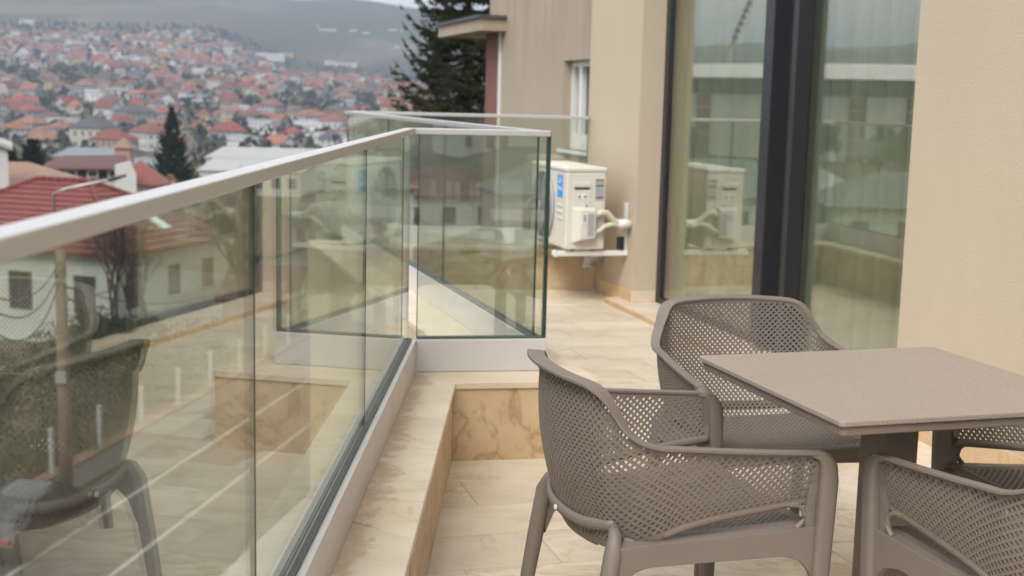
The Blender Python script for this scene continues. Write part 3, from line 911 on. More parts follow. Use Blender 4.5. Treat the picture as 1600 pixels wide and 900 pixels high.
def make_chair():
    root = thing('armchair', (0, 0, 0), 'x', 'chair')
    P = M['plastic']
    mb = MB()
    lattice(shell, shell_h, SL[-1], .41, .0092, .61, .006, mb)
    me_b = mb.build('backrest_shell', P, root, local=True)
    # rim: flat flange along the top edge, wider round the back
    ss = np.linspace(0, SL[-1], 150)
    top = shell(ss, shell_h(ss))
    tan = np.gradient(top, axis=0)
    tan /= np.linalg.norm(tan, axis=1)[:, None]
    outv = np.cross(tan, [0, 0, 1.0])
    outv /= np.linalg.norm(outv, axis=1)[:, None]
    cen = np.array([0, .05, 0])
    sg = np.sign(((top - cen)[:, :2] * outv[:, :2]).sum(1))
    outv *= sg[:, None]
    back = np.clip((top[:, 2] - .66) / .13, 0, 1)
    w_out = .019 + .018 * back
    rim_in = top - outv * .006
    rim_out = top + outv * w_out[:, None] + np.array([0, 0, 1]) * (.002 * back)[:, None]
    mb = MB()
    flat_band(mb, rim_in + [0, 0, .004], rim_out + [0, 0, .004], .0075)
    mb.build('rim', P, root, smooth=False, bevel=.0012, local=True)
    # lower edge bands of the arm panels + round the bucket
    low = shell(ss, np.zeros_like(ss))
    lo2 = shell(ss, np.full_like(ss, .02))
    k = len(ss)
    sel = slice(0, int(k * .30))
    for sl in (slice(0, int(k * .27)), slice(k - int(k * .27), k)):
        MB().tube(low[sl] + [0, 0, .006], [(.007, .011)] * len(low[sl]), 8, sq=3).build('panel_edge', P, root, smooth=True, local=True)
    # seat
    def seat(u, v):
        # u across 0..W, v from rear (0) to front
        t_ = v / .445
        wd = .222 + .018 * t_
        x = (u / .48 - .5) * 2 * wd
        y = -.175 + v
        z = .452 - .022 * np.sin(np.pi * np.clip(t_, 0, 1)) * (1 - (x / .26) ** 2) - .012 * (1 - t_) + .006 * np.abs(x / .24) ** 3 - .05 * np.clip(.12 - t_, 0, 1) ** 1.2
        return np.stack([x, y, z], -1)
    mb = MB()
    lattice(seat, lambda s: np.full_like(s, .445), .48, .445, .0096, .63, .007, mb)
    mb.build('seat', P, root, local=True)
    # seat surround: rear curve into the bucket, front lip, sides
    mb = MB()
    u = np.linspace(0, .48, 20)
    fr = seat(u, np.full_like(u, .443))
    mb.tube(fr + [0, .004, -.008], [(.012, .012)] * 20, 8)
    rear_hi = seat(u, np.zeros_like(u))
    sbk = np.linspace(SL[-1] * .385, SL[-1] * .615, 20)
    bk = shell(sbk, np.zeros(20))
    flat_band(mb, rear_hi, bk, .006)
    for sx in (0, .48):
        v = np.linspace(0, .445, 14)
        mb.tube(seat(np.full(14, sx), v) + [0, 0, -.004], [(.010, .009)] * 14, 8)
    mb.build('seat_edge', P, root, smooth=True, local=True)
    # bucket underside (perforated) behind the seat
    for sx in (-1, 1):
        # front leg: wide strap that turns out of the armrest
        mb = MB()
        path = [(.301, .235, .6375), (.301, .258, .634), (.300, .276, .624), (.298, .287, .604), (.297, .291, .57), (.292, .288, .42), (.286, .283, .2), (.280, .278, 0.0)]
        path = [(sx * a, b, c) for a, b, c in path]
        mb.tube(path, [(.0035, .0105), (.010, .013), (.017, .016), (.021, .017), (.022, .017), (.022, .017), (.020, .016), (.017, .014)], 16, ref=(1, 0, 0), sq=4.5)
        mb.build('leg', P, root, smooth=True, local=True)
        # web between leg and panel, with the rounded end of the side slot
        mb = MB()
        flat_band(mb, [(sx * .286, .246, .455), (sx * .286, .2445, .50), (sx * .289, .249, .56), (sx * .294, .249, .625)], [(sx * .286, .275, .455), (sx * .287, .275, .50), (sx * .291, .275, .56), (sx * .296, .275, .625)], .008, up=np.array([sx * 1.0, 0, 0]))
        mb.tube([(sx * .279, .228, .4565), (sx * .280, .2405, .470), (sx * .280, .2455, .486), (sx * .279, .2405, .502), (sx * .277, .228, .511), (sx * .274, .20, .512)], .0065, 8)
        mb.build('slot_surround', P, root, smooth=False, local=True)
        # rear leg
        mb = MB()
        path = [(.205, -.192, .470), (.232, -.200, .452), (.248, -.210, .42), (.252, -.228, .30), (.256, -.256, .12), (.259, -.274, 0)]
        path = [(sx * a, b, c) for a, b, c in path]
        mb.tube(path, [(.012, .012), (.018, .016), (.022, .020), (.021, .021), (.018, .018), (.015, .015)], 12, ref=(0, 1, .3))
        mb.build('leg', P, root, smooth=True, local=True)
        # side rail with arched underside
        mb = MB()
        yy = np.linspace(-.205, .285, 22)
        zt = np.interp(yy, [-.205, -.1, .1, .285], [.432, .440, .448, .462])
        arch = np.interp(yy, [-.205, -.19, -.165, -.13, .19, .235, .262, .285], [.30, .345, .372, .384, .392, .382, .350, .28])
        xx = np.interp(yy, [-.205, 0, .285], [.250, .262, .284])
        a0 = np.stack([sx * (xx - .009), yy, zt], 1); a1 = np.stack([sx * (xx + .009), yy, zt], 1)
        b0 = np.stack([sx * (xx - .009), yy, arch], 1); b1 = np.stack([sx * (xx + .009), yy, arch], 1)
        n = 22
        fs = []
        for i in range(n - 1):
            fs += [(i, i + 1, n + i + 1, n + i), (2 * n + i + 1, 2 * n + i, 3 * n + i, 3 * n + i + 1), (n + i, n + i + 1, 3 * n + i + 1, 3 * n + i), (i + 1, i, 2 * n + i, 2 * n + i + 1)]
        if sx < 0: fs = [tuple(reversed(f)) for f in fs]
        mb.add(np.concatenate([a0, a1, b0, b1]), fs)
        # little shelf between the seat edge and the rail
        v = np.linspace(0, .44, 22)
        se = seat(np.full(22, .48 if sx > 0 else 0), v)
        flat_band(mb, se, a1 - [0, 0, .001], .004)
        mb.build('side_rail', P, root, smooth=False, bevel=.002, local=True)
    # front rail
    mb = MB()
    xs = np.linspace(-.285, .285, 24)
    zt = np.full(24, .446); ar = np.interp(np.abs(xs), [0, .2, .25, .285], [.412, .408, .385, .34])
    f0 = np.stack([xs, np.full(24, .268), zt], 1); f1 = np.stack([xs, np.full(24, .284), zt], 1)
    g0 = np.stack([xs, np.full(24, .268), ar], 1); g1 = np.stack([xs, np.full(24, .284), ar], 1)
    n = 24; fs = []
    for i in range(n - 1):
        fs += [(i + 1, i, n + i, n + i + 1), (2 * n + i, 2 * n + i + 1, 3 * n + i + 1, 3 * n + i), (n + i + 1, n + i, 3 * n + i, 3 * n + i + 1), (i, i + 1, 2 * n + i + 1, 2 * n + i)]
    mb.add(np.concatenate([f0, f1, g0, g1]), fs)
    mb.build('front_rail', P, root, bevel=.002, local=True)
    # band round the back
    mb = MB()
    q = np.linspace(-1, 1, 25)
    xb = .212 * q
    yb = -.252 + .058 * np.abs(q) ** 2.4
    zb = .452 + .02 * np.abs(q) ** 3
    mb.tube(np.stack([xb, yb, zb], 1), [(.0085, .014)] * 25, 10)
    bd = mb.build('back_band', P, root, smooth=True, local=True)
    MB().cyl((0, -.263, .452), .0065, .004, 12, (0, 1, 0)).build('round_badge', M['white'], bd, local=True)
    return root

chair = make_chair()
CH = 'taupe armchairs round the dining table'
spots = [((.368, 3.059), -73.15, 'perforated taupe plastic armchair with its back to the glass balustrade'),
         ((.763, 3.823), 192.97, 'perforated taupe plastic armchair between dining table and window'),
         ((1.214, 2.697), 20.06, 'perforated taupe plastic armchair at the table side away from the window'),
         ((1.545, 3.235), 107.0, 'perforated taupe plastic armchair between dining table and stucco wall')]
for i, ((x, y), a, lab) in enumerate(spots):
    o = chair if i == 0 else copy_tree(chair)
    o.location = (x, y, 0); o.rotation_euler = (0, 0, R(a))
    tag(o, lab, 'chair', CH)

# ================================================================== TABLE
tb = thing('dining_table', (.952, 3.144, 0), 'square taupe dining table on a single column', 'table', rz=R(16.8))
TS = .362
def rsq(h, r, n=5):
    pts = []
    for k, (cx, cy_) in enumerate(((h - r, h - r), (-h + r, h - r), (-h + r, -h + r), (h - r, -h + r))):
        for j in range(n):
            a = R(90 * k + 90 * j / (n - 1)); pts.append((cx + r * math.cos(a), cy_ + r * math.sin(a)))
    return pts
MB().prism(rsq(TS, .012), .737, .75).build('tabletop', M['tabletop'], tb, local=True, bevel=.0025)
MB().prism(rsq(TS - .008, .012), .715, .7365).build('apron', M['tableleg'], tb, local=True, bevel=.003)
MB().box((0, 0, .70), (.36, .36, .028)).build('mounting_plate', M['tableleg'], tb, local=True, bevel=.004)
MB().prism(rsq(.055, .018, 5), .06, .69).build('column', M['tableleg'], tb, local=True)
for k in range(4):
    a = R(45 + 90 * k)
    c, s = math.cos(a), math.sin(a)
    MB().tube([(c * .03, s * .03, .07), (c * .2, s * .2, .048), (c * .36, s * .36, .018), (c * .395, s * .395, .012)], [(.028, .03), (.024, .022), (.02, .012), (.018, .011)], 10).build('foot', M['tableleg'], tb, smooth=True, local=True)

# ================================================================== GROUND
KD = [0, 60, 120, 200, 300, 450, 600, 850, 1100, 1350, 1650, 1950, 2350, 2700, 3000, 3600, 4600]
KL = [-10, -10, -13, -17, -19, -19, -17.5, -3, 13, 35, 63, 98, 142, 195, 247, 236, 215]
KR = [-10, -10, -13, -17, -19, -19, -17, -6, 4, 14, 8, 62, 129, 171, 199, 194, 180]
KF = [-10, -10, -10, -9, -8, -9, -10, -3, 8, 20, 40, 62, 92, 117, 138, 134, 126]
def sstep(x, a, b):
    t_ = np.clip((x - a) / (b - a), 0, 1)
    return t_ * t_ * (3 - 2 * t_)
def hgt(x, y):
    x, y = np.asarray(x, float), np.asarray(y, float)
    D = np.hypot(x, y)
    az = np.degrees(np.arctan2(x, y))
    zl, zr, zf = np.interp(D, KD, KL), np.interp(D, KD, KR), np.interp(D, KD, KF)
    a = sstep(az, -13.5, -8.5)
    z = zl * (1 - a) + zr * a
    b = sstep(az, -27, -34)
    z = z * (1 - b) + zf * b
    c = sstep(np.abs(az), 60, 100)
    z = z * (1 - c) + zf * .8 * c
    far = sstep(D, 700, 2500)
    z = z + far * (7 * np.sin(x / 310 + 1.3) * np.sin(y / 420) + 5 * np.sin(x / 130 + y / 170))
    ridge = sstep(D, 2300, 3000)
    z = z + ridge * 9 * np.sin(az * .75 + 1.0)
    return z
def gz(x, y):
    return float(hgt(x, y))

naz = 300
azs = np.concatenate([np.linspace(-180, -60, 40, endpoint=False), np.linspace(-60, 20, 170, endpoint=False), np.linspace(20, 180, 50, endpoint=False)])
ds = np.concatenate([[2.0, 20, 40, 60, 80], np.geomspace(100, 6000, 110)])
A_, D_ = np.meshgrid(np.radians(azs), ds)
gx, gy = np.sin(A_) * D_, np.cos(A_) * D_
gzv = hgt(gx, gy) - .05
nA = len(azs)
verts = np.stack([gx, gy, gzv], -1).reshape(-1, 3)
ii, jj = np.meshgrid(np.arange(len(ds) - 1), np.arange(nA), indexing='ij')
a0 = ii * nA + jj; a1 = ii * nA + (jj + 1) % nA
quads = np.stack([a0, a1, a1 + nA, a0 + nA], -1).reshape(-1, 4)[:, ::-1]
t = NT('land')
pos = t.pos()
fields = t.n('ShaderNodeTexVoronoi'); fields.inputs['Scale'].default_value = .0042
t.l(t.mapping(pos, (1.0, .45, 0), (0, 0, .5)), fields.inputs['Vector'])
sepc = t.n('ShaderNodeSeparateColor'); t.l(fields.outputs['Color'], sepc.inputs[0])
fc = t.ramp(sepc.outputs[0], [(0, (.10, .078, .05)), (.3, (.15, .11, .07)), (.5, (.075, .075, .042)), (.7, (.185, .135, .09)), (.9, (.065, .072, .04))])
wood = t.ramp(t.noise(t.mapping(pos, (1, .6, .0)), .0016, 7, .62), [(.50, 0), (.56, 1)])
sp3 = t.n('ShaderNodeSeparateXYZ'); t.l(pos, sp3.inputs[0])
# the upper slopes to the right (beyond 1.6 km) are wooded
ratio = t.math('DIVIDE', sp3.outputs[0], t.math('MAXIMUM', sp3.outputs[1], 1.0))
rwood = t.math('MULTIPLY', t.ramp(t.math('ADD', t.math('MULTIPLY', ratio, 2.0), 1.0), [(.52, 0), (.66, 1)]), t.ramp(t.math('MULTIPLY', sp3.outputs[1], .0003), [(.42, 0), (.54, 1)]))
rwood = t.math('MULTIPLY', rwood, t.ramp(t.noise(t.mapping(pos, (1, .5, 0)), .0022, 5), [(.36, .25), (.46, 1)]))
topw = t.ramp(t.math('MULTIPLY', sp3.outputs[2], .0035), [(.52, 0), (.66, 1)])
wd = t.math('MAXIMUM', t.math('MULTIPLY', wood, .8), t.math('MAXIMUM', rwood, t.math('MULTIPLY', topw, .85)))
c = t.mix(wd, fc, t.mix(t.noise(pos, .02, 5), (.035, .04, .022), (.075, .07, .04)))
town = t.mix(t.noise(pos, .05, 6), (.05, .055, .03), (.15, .125, .085))
dist = t.n('ShaderNodeVectorMath', operation='LENGTH'); t.l(pos, dist.inputs[0])
tm = t.ramp(t.math('MULTIPLY', dist.outputs['Value'], .0004), [(.55, 1), (.68, 0)])
c = t.mix(tm, c, town)
near = t.ramp(t.math('MULTIPLY', dist.outputs['Value'], .005), [(.5, 1), (.8, 0)])
c = t.mix(near, c, t.mix(t.noise(pos, .8, 6), (.06, .07, .03), (.14, .11, .07)))
M['land'] = t.principled(c, .95, 0, None, .1)
gm = MB(); gm.addq(verts, quads)
ground = gm.build('ground', M['land'], smooth=True)
tag(ground, kind='structure')

# ---- street below
ROAD = dirv(9.5); RR_ = right(ROAD); R0 = np.array([-13.0, 35.0])
def rp(a, b):          # a along the street, b to the right of the low wall
    return R0 + ROAD * a + RR_ * b
M['asphalt'] = simple('asphalt', (.05, .048, .046), .85, var=.25, scale=1.2, bump=.3, bscale=40)  # darkened: the shade of the low, enclosed street is in the colour
M['paint'] = simple('road_paint', (.30, .29, .27), .7, var=.2, scale=8)  # white dimmed in colour for street shade and the floor reflected over it
M['conc'] = simple('concrete', (.33, .32, .30), .85, var=.18, scale=1.5, bump=.2)
M['leafy'] = None
road = MB().prism([rp(-60, .8), rp(70, .8), rp(70, 7.2), rp(-60, 7.2)], -10.2, -9.99).build('road', M['asphalt'])
tag(road, kind='structure')
for b in (2.3, 4.6):
    MB().prism([rp(-60, b - .07), rp(70, b - .07), rp(70, b + .07), rp(-60, b + .07)], -9.989, -9.985).build('white_line', M['paint'], road)
kerb = MB().prism([rp(-60, 7.2), rp(70, 7.2), rp(70, 9.0), rp(-60, 9.0)], -10.2, -9.87).build('pavement', M['conc'])
tag(kerb, kind='structure')
# low wall with posts and mesh fence
lw = thing('low_wall', (*map(float, rp(0, 0)), -10.05), 'low pale concrete wall with white posts along the street below', 'wall')
MB().prism([rp(-30, .1), rp(34, .1), rp(34, .45), rp(-30, .45)], -10.2, -9.35).build('wall', M['conc'], lw)
MB().prism([rp(-30, .05), rp(34, .05), rp(34, .5), rp(-30, .5)], -9.35, -9.29).build('coping', simple('brown_coping', (.16, .09, .055), .8), lw)
for k in range(-10, 12):
    p = rp(k * 2.8, .27)
    po = MB().box((p[0], p[1], -8.65), (.12, .12, 1.3), R(-9.5)).build('post', M['conc'], lw)
# hedge bank behind the wall
def leaf_cloud(centers, n, size, spread, seed, flat=1.0):
    """n small leaf quads scattered round centres (k,3) with per-centre radii spread (k,)"""
    rg = np.random.default_rng(seed)
    k = rg.integers(0, len(centers), n)
    d = rg.normal(size=(n, 3)); d /= np.linalg.norm(d, axis=1)[:, None]
    rad = np.cbrt(rg.uniform(.15, 1, n)) * np.asarray(spread)[k]
    c = np.asarray(centers)[k] + d * rad[:, None] * np.array([1, 1, flat])
    a = rg.normal(size=(n, 3)); a /= np.linalg.norm(a, axis=1)[:, None]
    b = np.cross(a, rg.normal(size=(n, 3))); b /= np.linalg.norm(b, axis=1)[:, None]
    s = (size * rg.uniform(.6, 1.4, n))[:, None]
    V = np.stack([c - a * s, c - b * s * .5, c + a * s, c + b * s * .5], 1)
    mb = MB(); mb.addq(V.reshape(-1, 3), np.arange(4 * n).reshape(-1, 4))
    return mb
def leafmat(name, c0, c1, c2):
    t = NT(name)
    g = t.n('ShaderNodeNewGeometry')
    nz = t.noise(g.outputs['Position'], 1.1, 4)
    c = t.mix(g.outputs['Random Per Island'], c0, c1)
    c = t.mix(t.ramp(nz, [(.4, 0), (.7, .7)]), c, c2)
    return t.principled(c, .75, 0, None, .25)
M['hedge'] = leafmat('hedge_leaves', (.02, .038, .011), (.04, .062, .02), (.028, .034, .014))  # greens lowered in tone to carry the shade of the street
M['dryleaf'] = leafmat('dry_brush', (.09, .06, .035), (.14, .09, .05), (.06, .05, .03))
M['needle'] = leafmat('spruce_needles', (.022, .032, .014), (.045, .055, .022), (.065, .058, .022))
M['needle2'] = leafmat('dark_conifer_needles', (.018, .032, .016), (.035, .05, .022), (.03, .035, .016))
M['bark'] = simple('bark', (.085, .06, .042), .9, var=.3, scale=5, bump=.5, bscale=30)
cs, rs = [], []
for k in range(60):
    a = random.uniform(-8, 16); b = -random.uniform(.6, 5.5)
    p = rp(a, b); cs.append((p[0], p[1], -9.6 + random.uniform(0, .9) - b * .25)); rs.append(random.uniform(.7, 1.3))
hd = thing('hedge', (*map(float, rp(4, -2)), -10), 'dark green overgrown hedge on the bank behind the low street wall', 'hedge')
leaf_cloud(cs, 26000, .07, rs, 11).build('foliage', M['hedge'], hd)
cs, rs = [], []
for k in range(30):
    a = random.uniform(-14, 4); b = -random.uniform(4, 8)
    p = rp(a, b); cs.append((p[0], p[1], -8.6 + random.uniform(0, 1.6))); rs.append(random.uniform(.6, 1.2))
hd = thing('dry_thicket', (*map(float, rp(-6, -6)), -9.5), 'brown dry thicket on the bank above the green hedge', 'thicket')
leaf_cloud(cs, 9000, .06, rs, 12).build('foliage', M['dryleaf'], hd)

# ---- parked car (dark, partly seen through the glass at the lower left)
def make_car(name, loc, rz, paint, label, group='cars parked in the streets below'):
    root = thing(name, loc, label, 'car', group, rz)
    prof = [(-2.1, .32), (-2.12, .62), (-2.0, .86), (-1.35, .95), (-.75, 1.38), (.55, 1.42), (1.25, .98), (1.95, .86), (2.12, .62), (2.1, .32)]
    nseg = 7
    vs, fs = [], []
    for i in range(nseg):
        q = -1 + 2 * i / (nseg - 1)
        w = .86 * q
        for (x, z) in prof:
            tuck = 1 - .16 * max(0, (z - .9) / .5)
            zz = z - .05 * abs(q) ** 4 * (1 if z > .5 else 0)
            vs.append((w * tuck, x * (1 - .03 * abs(q) ** 4), zz))
    n = len(prof)
    for i in range(nseg - 1):
        for j in range(n - 1):
            fs.append((i * n + j, i * n + j + 1, (i + 1) * n + j + 1, (i + 1) * n + j))
        fs.append((i * n + n - 1, i * n, (i + 1) * n, (i + 1) * n + n - 1))
    fs.append(tuple(range(n))); fs.append(tuple((nseg - 1) * n + j for j in range(n - 1, -1, -1)))
    body = MB().add(vs, fs).build('body', paint, root, local=True, bevel=.03)
    def pane(pts, nm='window'):
        pts = np.array(pts, float)
        MB().add(pts, [tuple(range(len(pts)))]).build(nm, M['carglass'], root, local=True)
    pane([(-.66, -1.30, 1.0), (.66, -1.30, 1.0), (.58, -.80, 1.37), (-.58, -.80, 1.37)], 'rear_window')
    pane([(-.66, 1.21, 1.03), (.66, 1.21, 1.03), (.58, .62, 1.41), (-.58, .62, 1.41)], 'windscreen')
    for s in (-1, 1):
        pane([(s * .852, -1.1, .98), (s * .852, 1.05, .98), (s * .755, .5, 1.35), (s * .755, -.7, 1.33)])
        for yy in (-1.3, 1.3):
            wh = MB().cyl((s * .78, yy, .31), .31, .2, 20, (1, 0, 0)).build('wheel', M['black'], root, local=True)
            MB().cyl((s * .885, yy, .31), .19, .012, 16, (1, 0, 0)).build('rim', M['acdark'], wh, local=True)
        MB().box((s * .6, 2.08, .68), (.34, .08, .14)).build('headlight', M['white'], root, local=True, bevel=.02)
        MB().box((s * .62, -2.09, .72), (.3, .06, .14)).build('tail_light', M['redlens'], root, local=True, bevel=.02)
        MB().box((s * .93, .72, 1.0), (.16, .1, .11)).build('mirror', paint, root, local=True, bevel=.02)
    return root
M['carglass'] = simple('car_glass', (.02, .025, .028), .06, spec=.9)
M['redlens'] = simple('red_lens', (.35, .02, .02), .25)
p = rp(-3.4, 1.45)
make_car('parked_car', (p[0], p[1], -9.99), R(-9.5), simple('dark_car_paint', (.018, .02, .022), .2, .3, spec=.7), 'dark grey car parked along the low street wall')
for (px, Y, c, lab, rz) in ((None, (-58, 88), (.6, .6, .6), 'white car parked beside the pale house off the street', 30), (None, (-66, 96), (.10, .12, .2), 'dark blue car parked beside the pale house off the street', 35)):
    make_car('parked_car', (Y[0], Y[1], gz(*Y)), R(rz), simple('car_paint', c, .25, .2, spec=.7), lab)

# ---- utility pole with street lamp, and cables
pb = at(105, 800, 1.0); pb = onz(105, 792, -10.0)
pole = thing('utility_pole', (float(pb[0]), float(pb[1]), -10.0), 'weathered utility pole with a curved street lamp arm beside the red roofed house', 'pole')
M['pole'] = simple('weathered_pole_wood', (.20, .155, .105), .85, var=.35, scale=3, bump=.3)
M['galv'] = simple('galvanised_steel', (.42, .42, .41), .45, .6, var=.08)
x, y = pb[0], pb[1]
ztop = at(105, 390, y)[2]
MB().tube([(x, y, -10), (x, y, -6), (x, y, ztop)], [.19, .165, .135], 12).build('post', M['pole'], pole, smooth=True)
la = at(100, 296, y); lb = at(170, 281, y - .3)
MB().tube([(x - .09, y - .1, ztop - .8), (x - .09, y - .1, la[2] - .1), (la[0] + .02, y - .1, la[2]), (la[0] + .14, y - .1, la[2] + .04), tuple(lb)], .035, 10).build('lamp_arm', M['galv'], pole, smooth=True)
le = at(197, 274, y - .4)
lh = MB(); lh.tube([tuple(lb), tuple(lerp(lb, le, .3)), tuple(lerp(lb, le, .7)), tuple(le)], [(.05, .05), (.12, .06), (.11, .05), (.05, .03)], 10)
lh.build('lamp_head', simple('dark_lamp_housing', (.05, .05, .05), .4), pole, smooth=True)
bx_ = at(105, 590, y - .18)
MB().box((x, y - .2, bx_[2]), (.28, .12, .3)).build('meter_box', M['conc'], pole)
pole2 = np.array([*rp(38, -1.0), -3.0])
def cable(p, q, sag, name, label):
    p, q = np.array(p, float), np.array(q, float)
    pts = [lerp(p, q, k / 16) - np.array([0, 0, sag * 4 * (k / 16) * (1 - k / 16)]) for k in range(17)]
    o = MB().tube(pts, .018, 5).build(name, M['black'], None, smooth=True)
    return tag(o, label, 'cable', 'overhead cables from the utility pole')
zt = ztop
for k, (px, py, Y, sg) in enumerate(((-30, 455, 20, .5), (-30, 470, 20, .7), (-30, 500, 20, .9), (390, 430, 52, .8), (330, 470, 62, 1.2), (270, 395, 60, .4))):
    cable((x, y, zt - .3 - .22 * k), at(px, py, Y), sg, 'overhead_cable', 'thin black cable slung from the utility pole over the street')

# ================================================================== CONIFERS
def spruce(h, r, whorls, per, seed, tw=15, nw=.055, zstart=.08, power=.85):
    rg = np.random.default_rng(seed)
    tr = MB()
    tr.tube([(0, 0, 0), (.02, .01, h * .35), (-.02, .02, h * .7), (0, 0, h)], [h * .016, h * .012, h * .006, .01], 10)
    Vs = []
    def blade(c, d, ln, w, side):
        # two crossed spindle quads along d
        for sd in side:
            Vs.append(np.stack([c, c + d * ln * .45 + sd * w, c + d * ln, c + d * ln * .45 - sd * w]))
    for i in range(whorls):
        f = zstart + (1 - zstart) * (i / whorls)
        f += rg.uniform(-.3, .3) / whorls
        z0 = h * f
        L0 = r * (1 - f) ** power + .12
        for b in range(per):
            az = 2 * math.pi * (b + rg.uniform(-.35, .35)) / per + i * 1.3
            L = L0 * rg.uniform(.72, 1.15)
            o = np.array([math.cos(az), math.sin(az), 0])
            side0 = np.array([-o[1], o[0], 0])
            droop = rg.uniform(.22, .42) * (1.15 - f)
            P = lambda t_: np.array([0, 0, z0]) + o * L * t_ + np.array([0, 0, 1]) * L * (.10 * t_ - droop * math.sin(t_ * 2.2) + .30 * t_ ** 4) 
            pts = [P(q) for q in np.linspace(0, 1, 6)]
            tr.tube(pts, list(np.linspace(.018 + .010 * L, .005, 6)), 5)
            n = max(5, int(tw * (.35 + .65 * L / r)))
            for k in range(n):
                t_ = .12 + .88 * (k + rg.uniform(0, 1)) / n
                c = P(min(t_, 1))
                tn = P(min(t_ + .03, 1.03)) - P(t_); tn /= np.linalg.norm(tn)
                for sg in (-1, 1):
                    ln = (.42 * L * (1.05 - t_) + .10) * rg.uniform(.6, 1.15)
                    ln = min(ln, .75)
                    d = tn * .75 + side0 * sg * .75 + np.array([0, 0, rg.uniform(-.35, .02)])
                    d /= np.linalg.norm(d)
                    up = np.array([0, 0, 1.0])
                    sd1 = np.cross(d, up); sd1 /= np.linalg.norm(sd1)
                    blade(c, d, ln, nw * rg.uniform(.8, 1.3), (sd1, up))
                    # secondary sprigs
                    for q in range(2):
                        cc_ = c + d * ln * rg.uniform(.25, .8)
                        dd = d * .6 + sd1 * rg.choice([-1, 1]) * .6 + up * rg.uniform(-.6, -.05)
                        dd /= np.linalg.norm(dd)
                        blade(cc_, dd, ln * .45, nw * .8, (np.cross(dd, up) / np.linalg.norm(np.cross(dd, up)), up))
            tip = P(1.0); d = P(1.0) - P(.93); d /= np.linalg.norm(d)
            s1 = np.cross(d, [0, 0, 1]); s1 /= np.linalg.norm(s1)
            blade(tip - d * .1, d, .28, nw, (s1, np.array([0, 0, 1.0])))
    V = np.array(Vs).reshape(-1, 3)
    fo = MB(); fo.addq(V, np.arange(len(V)).reshape(-1, 4))
    return tr, fo
def tree_thing(name, loc, label, cat, tr, fo, group=None, mat='needle', sc=1.0, rz=0.0, sxy=1.0):
    root = thing(name, tuple(map(float, loc)), label, cat, group, rz)
    root.scale = (sc * sxy, sc * sxy, sc)
    tr.build('trunk', M['bark'], root, smooth=True, local=True)
    fo.build('crown', M[mat], root, local=True)
    return root
Ys = 40.0
b = at(730, 160, Ys)
zb = gz(b[0], b[1])
tr, fo = spruce(9.6 - zb, 5.4, 58, 7, 21, tw=25, nw=.034, zstart=.22, power=.95)
tree_thing('spruce_tree', (b[0], b[1], zb), 'tall dark spruce with upswept branch tips beside the neighbouring house', 'tree', tr, fo)
b = at(268, 165, 150.0)
zb = gz(b[0], b[1])
tr, fo = spruce(b[2] - zb, 4.6, 40, 8, 22, tw=16, nw=.17, zstart=.05, power=1.0)
tree_thing('spruce_tree', (b[0], b[1], zb), 'slender pointed spruce standing alone among the roofs in front of the far town', 'tree', tr, fo, mat='needle2')
tr, fo = spruce(12, 3.8, 34, 9, 23, tw=15, nw=.2, zstart=.05, power=.75)
for k, (px, py, Y, sc, lab) in enumerate(((50, 214, 115, .95, 'broad dark conifer behind the tan roofed house'), (14, 226, 112, .8, 'dark conifer beside the white gable wall, shorter than its neighbour'))):
    b = at(px, py, Y)
    tree_thing('dark_conifer', (b[0], b[1], b[2] - 12 * sc), lab, 'tree', tr if k == 0 else tr, fo, 'dark conifers behind the near roofs', 'needle2', sc)

def shrub(name, px, py, Y, rx, h, mat, label, seed, n=2500, size=.12):
    b = at(px, py, Y)
    root = thing(name, (float(b[0]), float(b[1]), float(b[2] - h)), label, 'shrub')
    cs = [(b[0] + random.uniform(-.3, .3) * rx, b[1] + random.uniform(-.3, .3) * rx, b[2] - h * q) for q in np.linspace(.15, .95, 7)]
    leaf_cloud(cs, n, size, [rx * (.45 + .6 * q) for q in np.linspace(0, 1, 7)], seed).build('foliage', M[mat], root)
    MB().tube([(b[0], b[1], b[2] - h), (b[0], b[1], b[2] - h * .3)], [.08, .03], 6).build('stem', M['bark'], root)
M['gold'] = leafmat('golden_leaves', (.16, .13, .03), (.22, .17, .05), (.12, .11, .03))
M['brownthuja'] = leafmat('brown_thuja', (.06, .042, .024), (.09, .06, .034), (.05, .04, .02))
shrub('golden_shrub', 268, 271, 120, 1.1, 4.0, 'gold', 'small golden shrub at the foot of the slender spruce', 31)
shrub('columnar_shrub', 387, 257, 110, .45, 4.0, 'brownthuja', 'narrow brown columnar shrub in front of the pale warehouses', 32)

# bare trees by the street
def bare_tree(px, py, Y, h, seed, label):
    b = at(px, py, Y)
    rg = random.Random(seed)
    root = thing('bare_tree', (float(b[0]), float(b[1]), float(b[2])), label, 'tree', 'leafless trees in front of the pale house')
    mb = MB()
    def grow(p, d, ln, r, lv):
        q = p + d * ln
        mid = (p + q) / 2 + np.array([rg.uniform(-.06, .06) for _ in range(3)]) * ln
        mb.tube([p, mid, q], [r, r * .82, r * .62], 5, cap=False)
        if lv == 0: return
        for k in range(3 if lv > 1 else 4):
            nd = d + np.array([rg.uniform(-.6, .6), rg.uniform(-.6, .6), rg.uniform(-.1, .45)])
            nd /= np.linalg.norm(nd)
            grow(lerp(p, q, rg.uniform(.55, 1.0)), nd, ln * rg.uniform(.55, .8), r * .55, lv - 1)
    for s in range(4):
        grow(b + np.array([rg.uniform(-.5, .5), rg.uniform(-.5, .5), 0]), np.array([rg.uniform(-.2, .2), rg.uniform(-.2, .2), 1.0]), h * .33, h * .011, 4)
    mb.build('branches', M['bark'], root)
bare_tree(185, 520, 50, 6.5, 41, 'leafless tree nearest the utility pole, before the pale house wall')
bare_tree(222, 520, 51, 5.5, 43, 'shorter leafless tree before the pale house wall, away from the utility pole')
bare_tree(385, 500, 55, 8.0, 44, 'tall leafless tree before the brown roofed house')
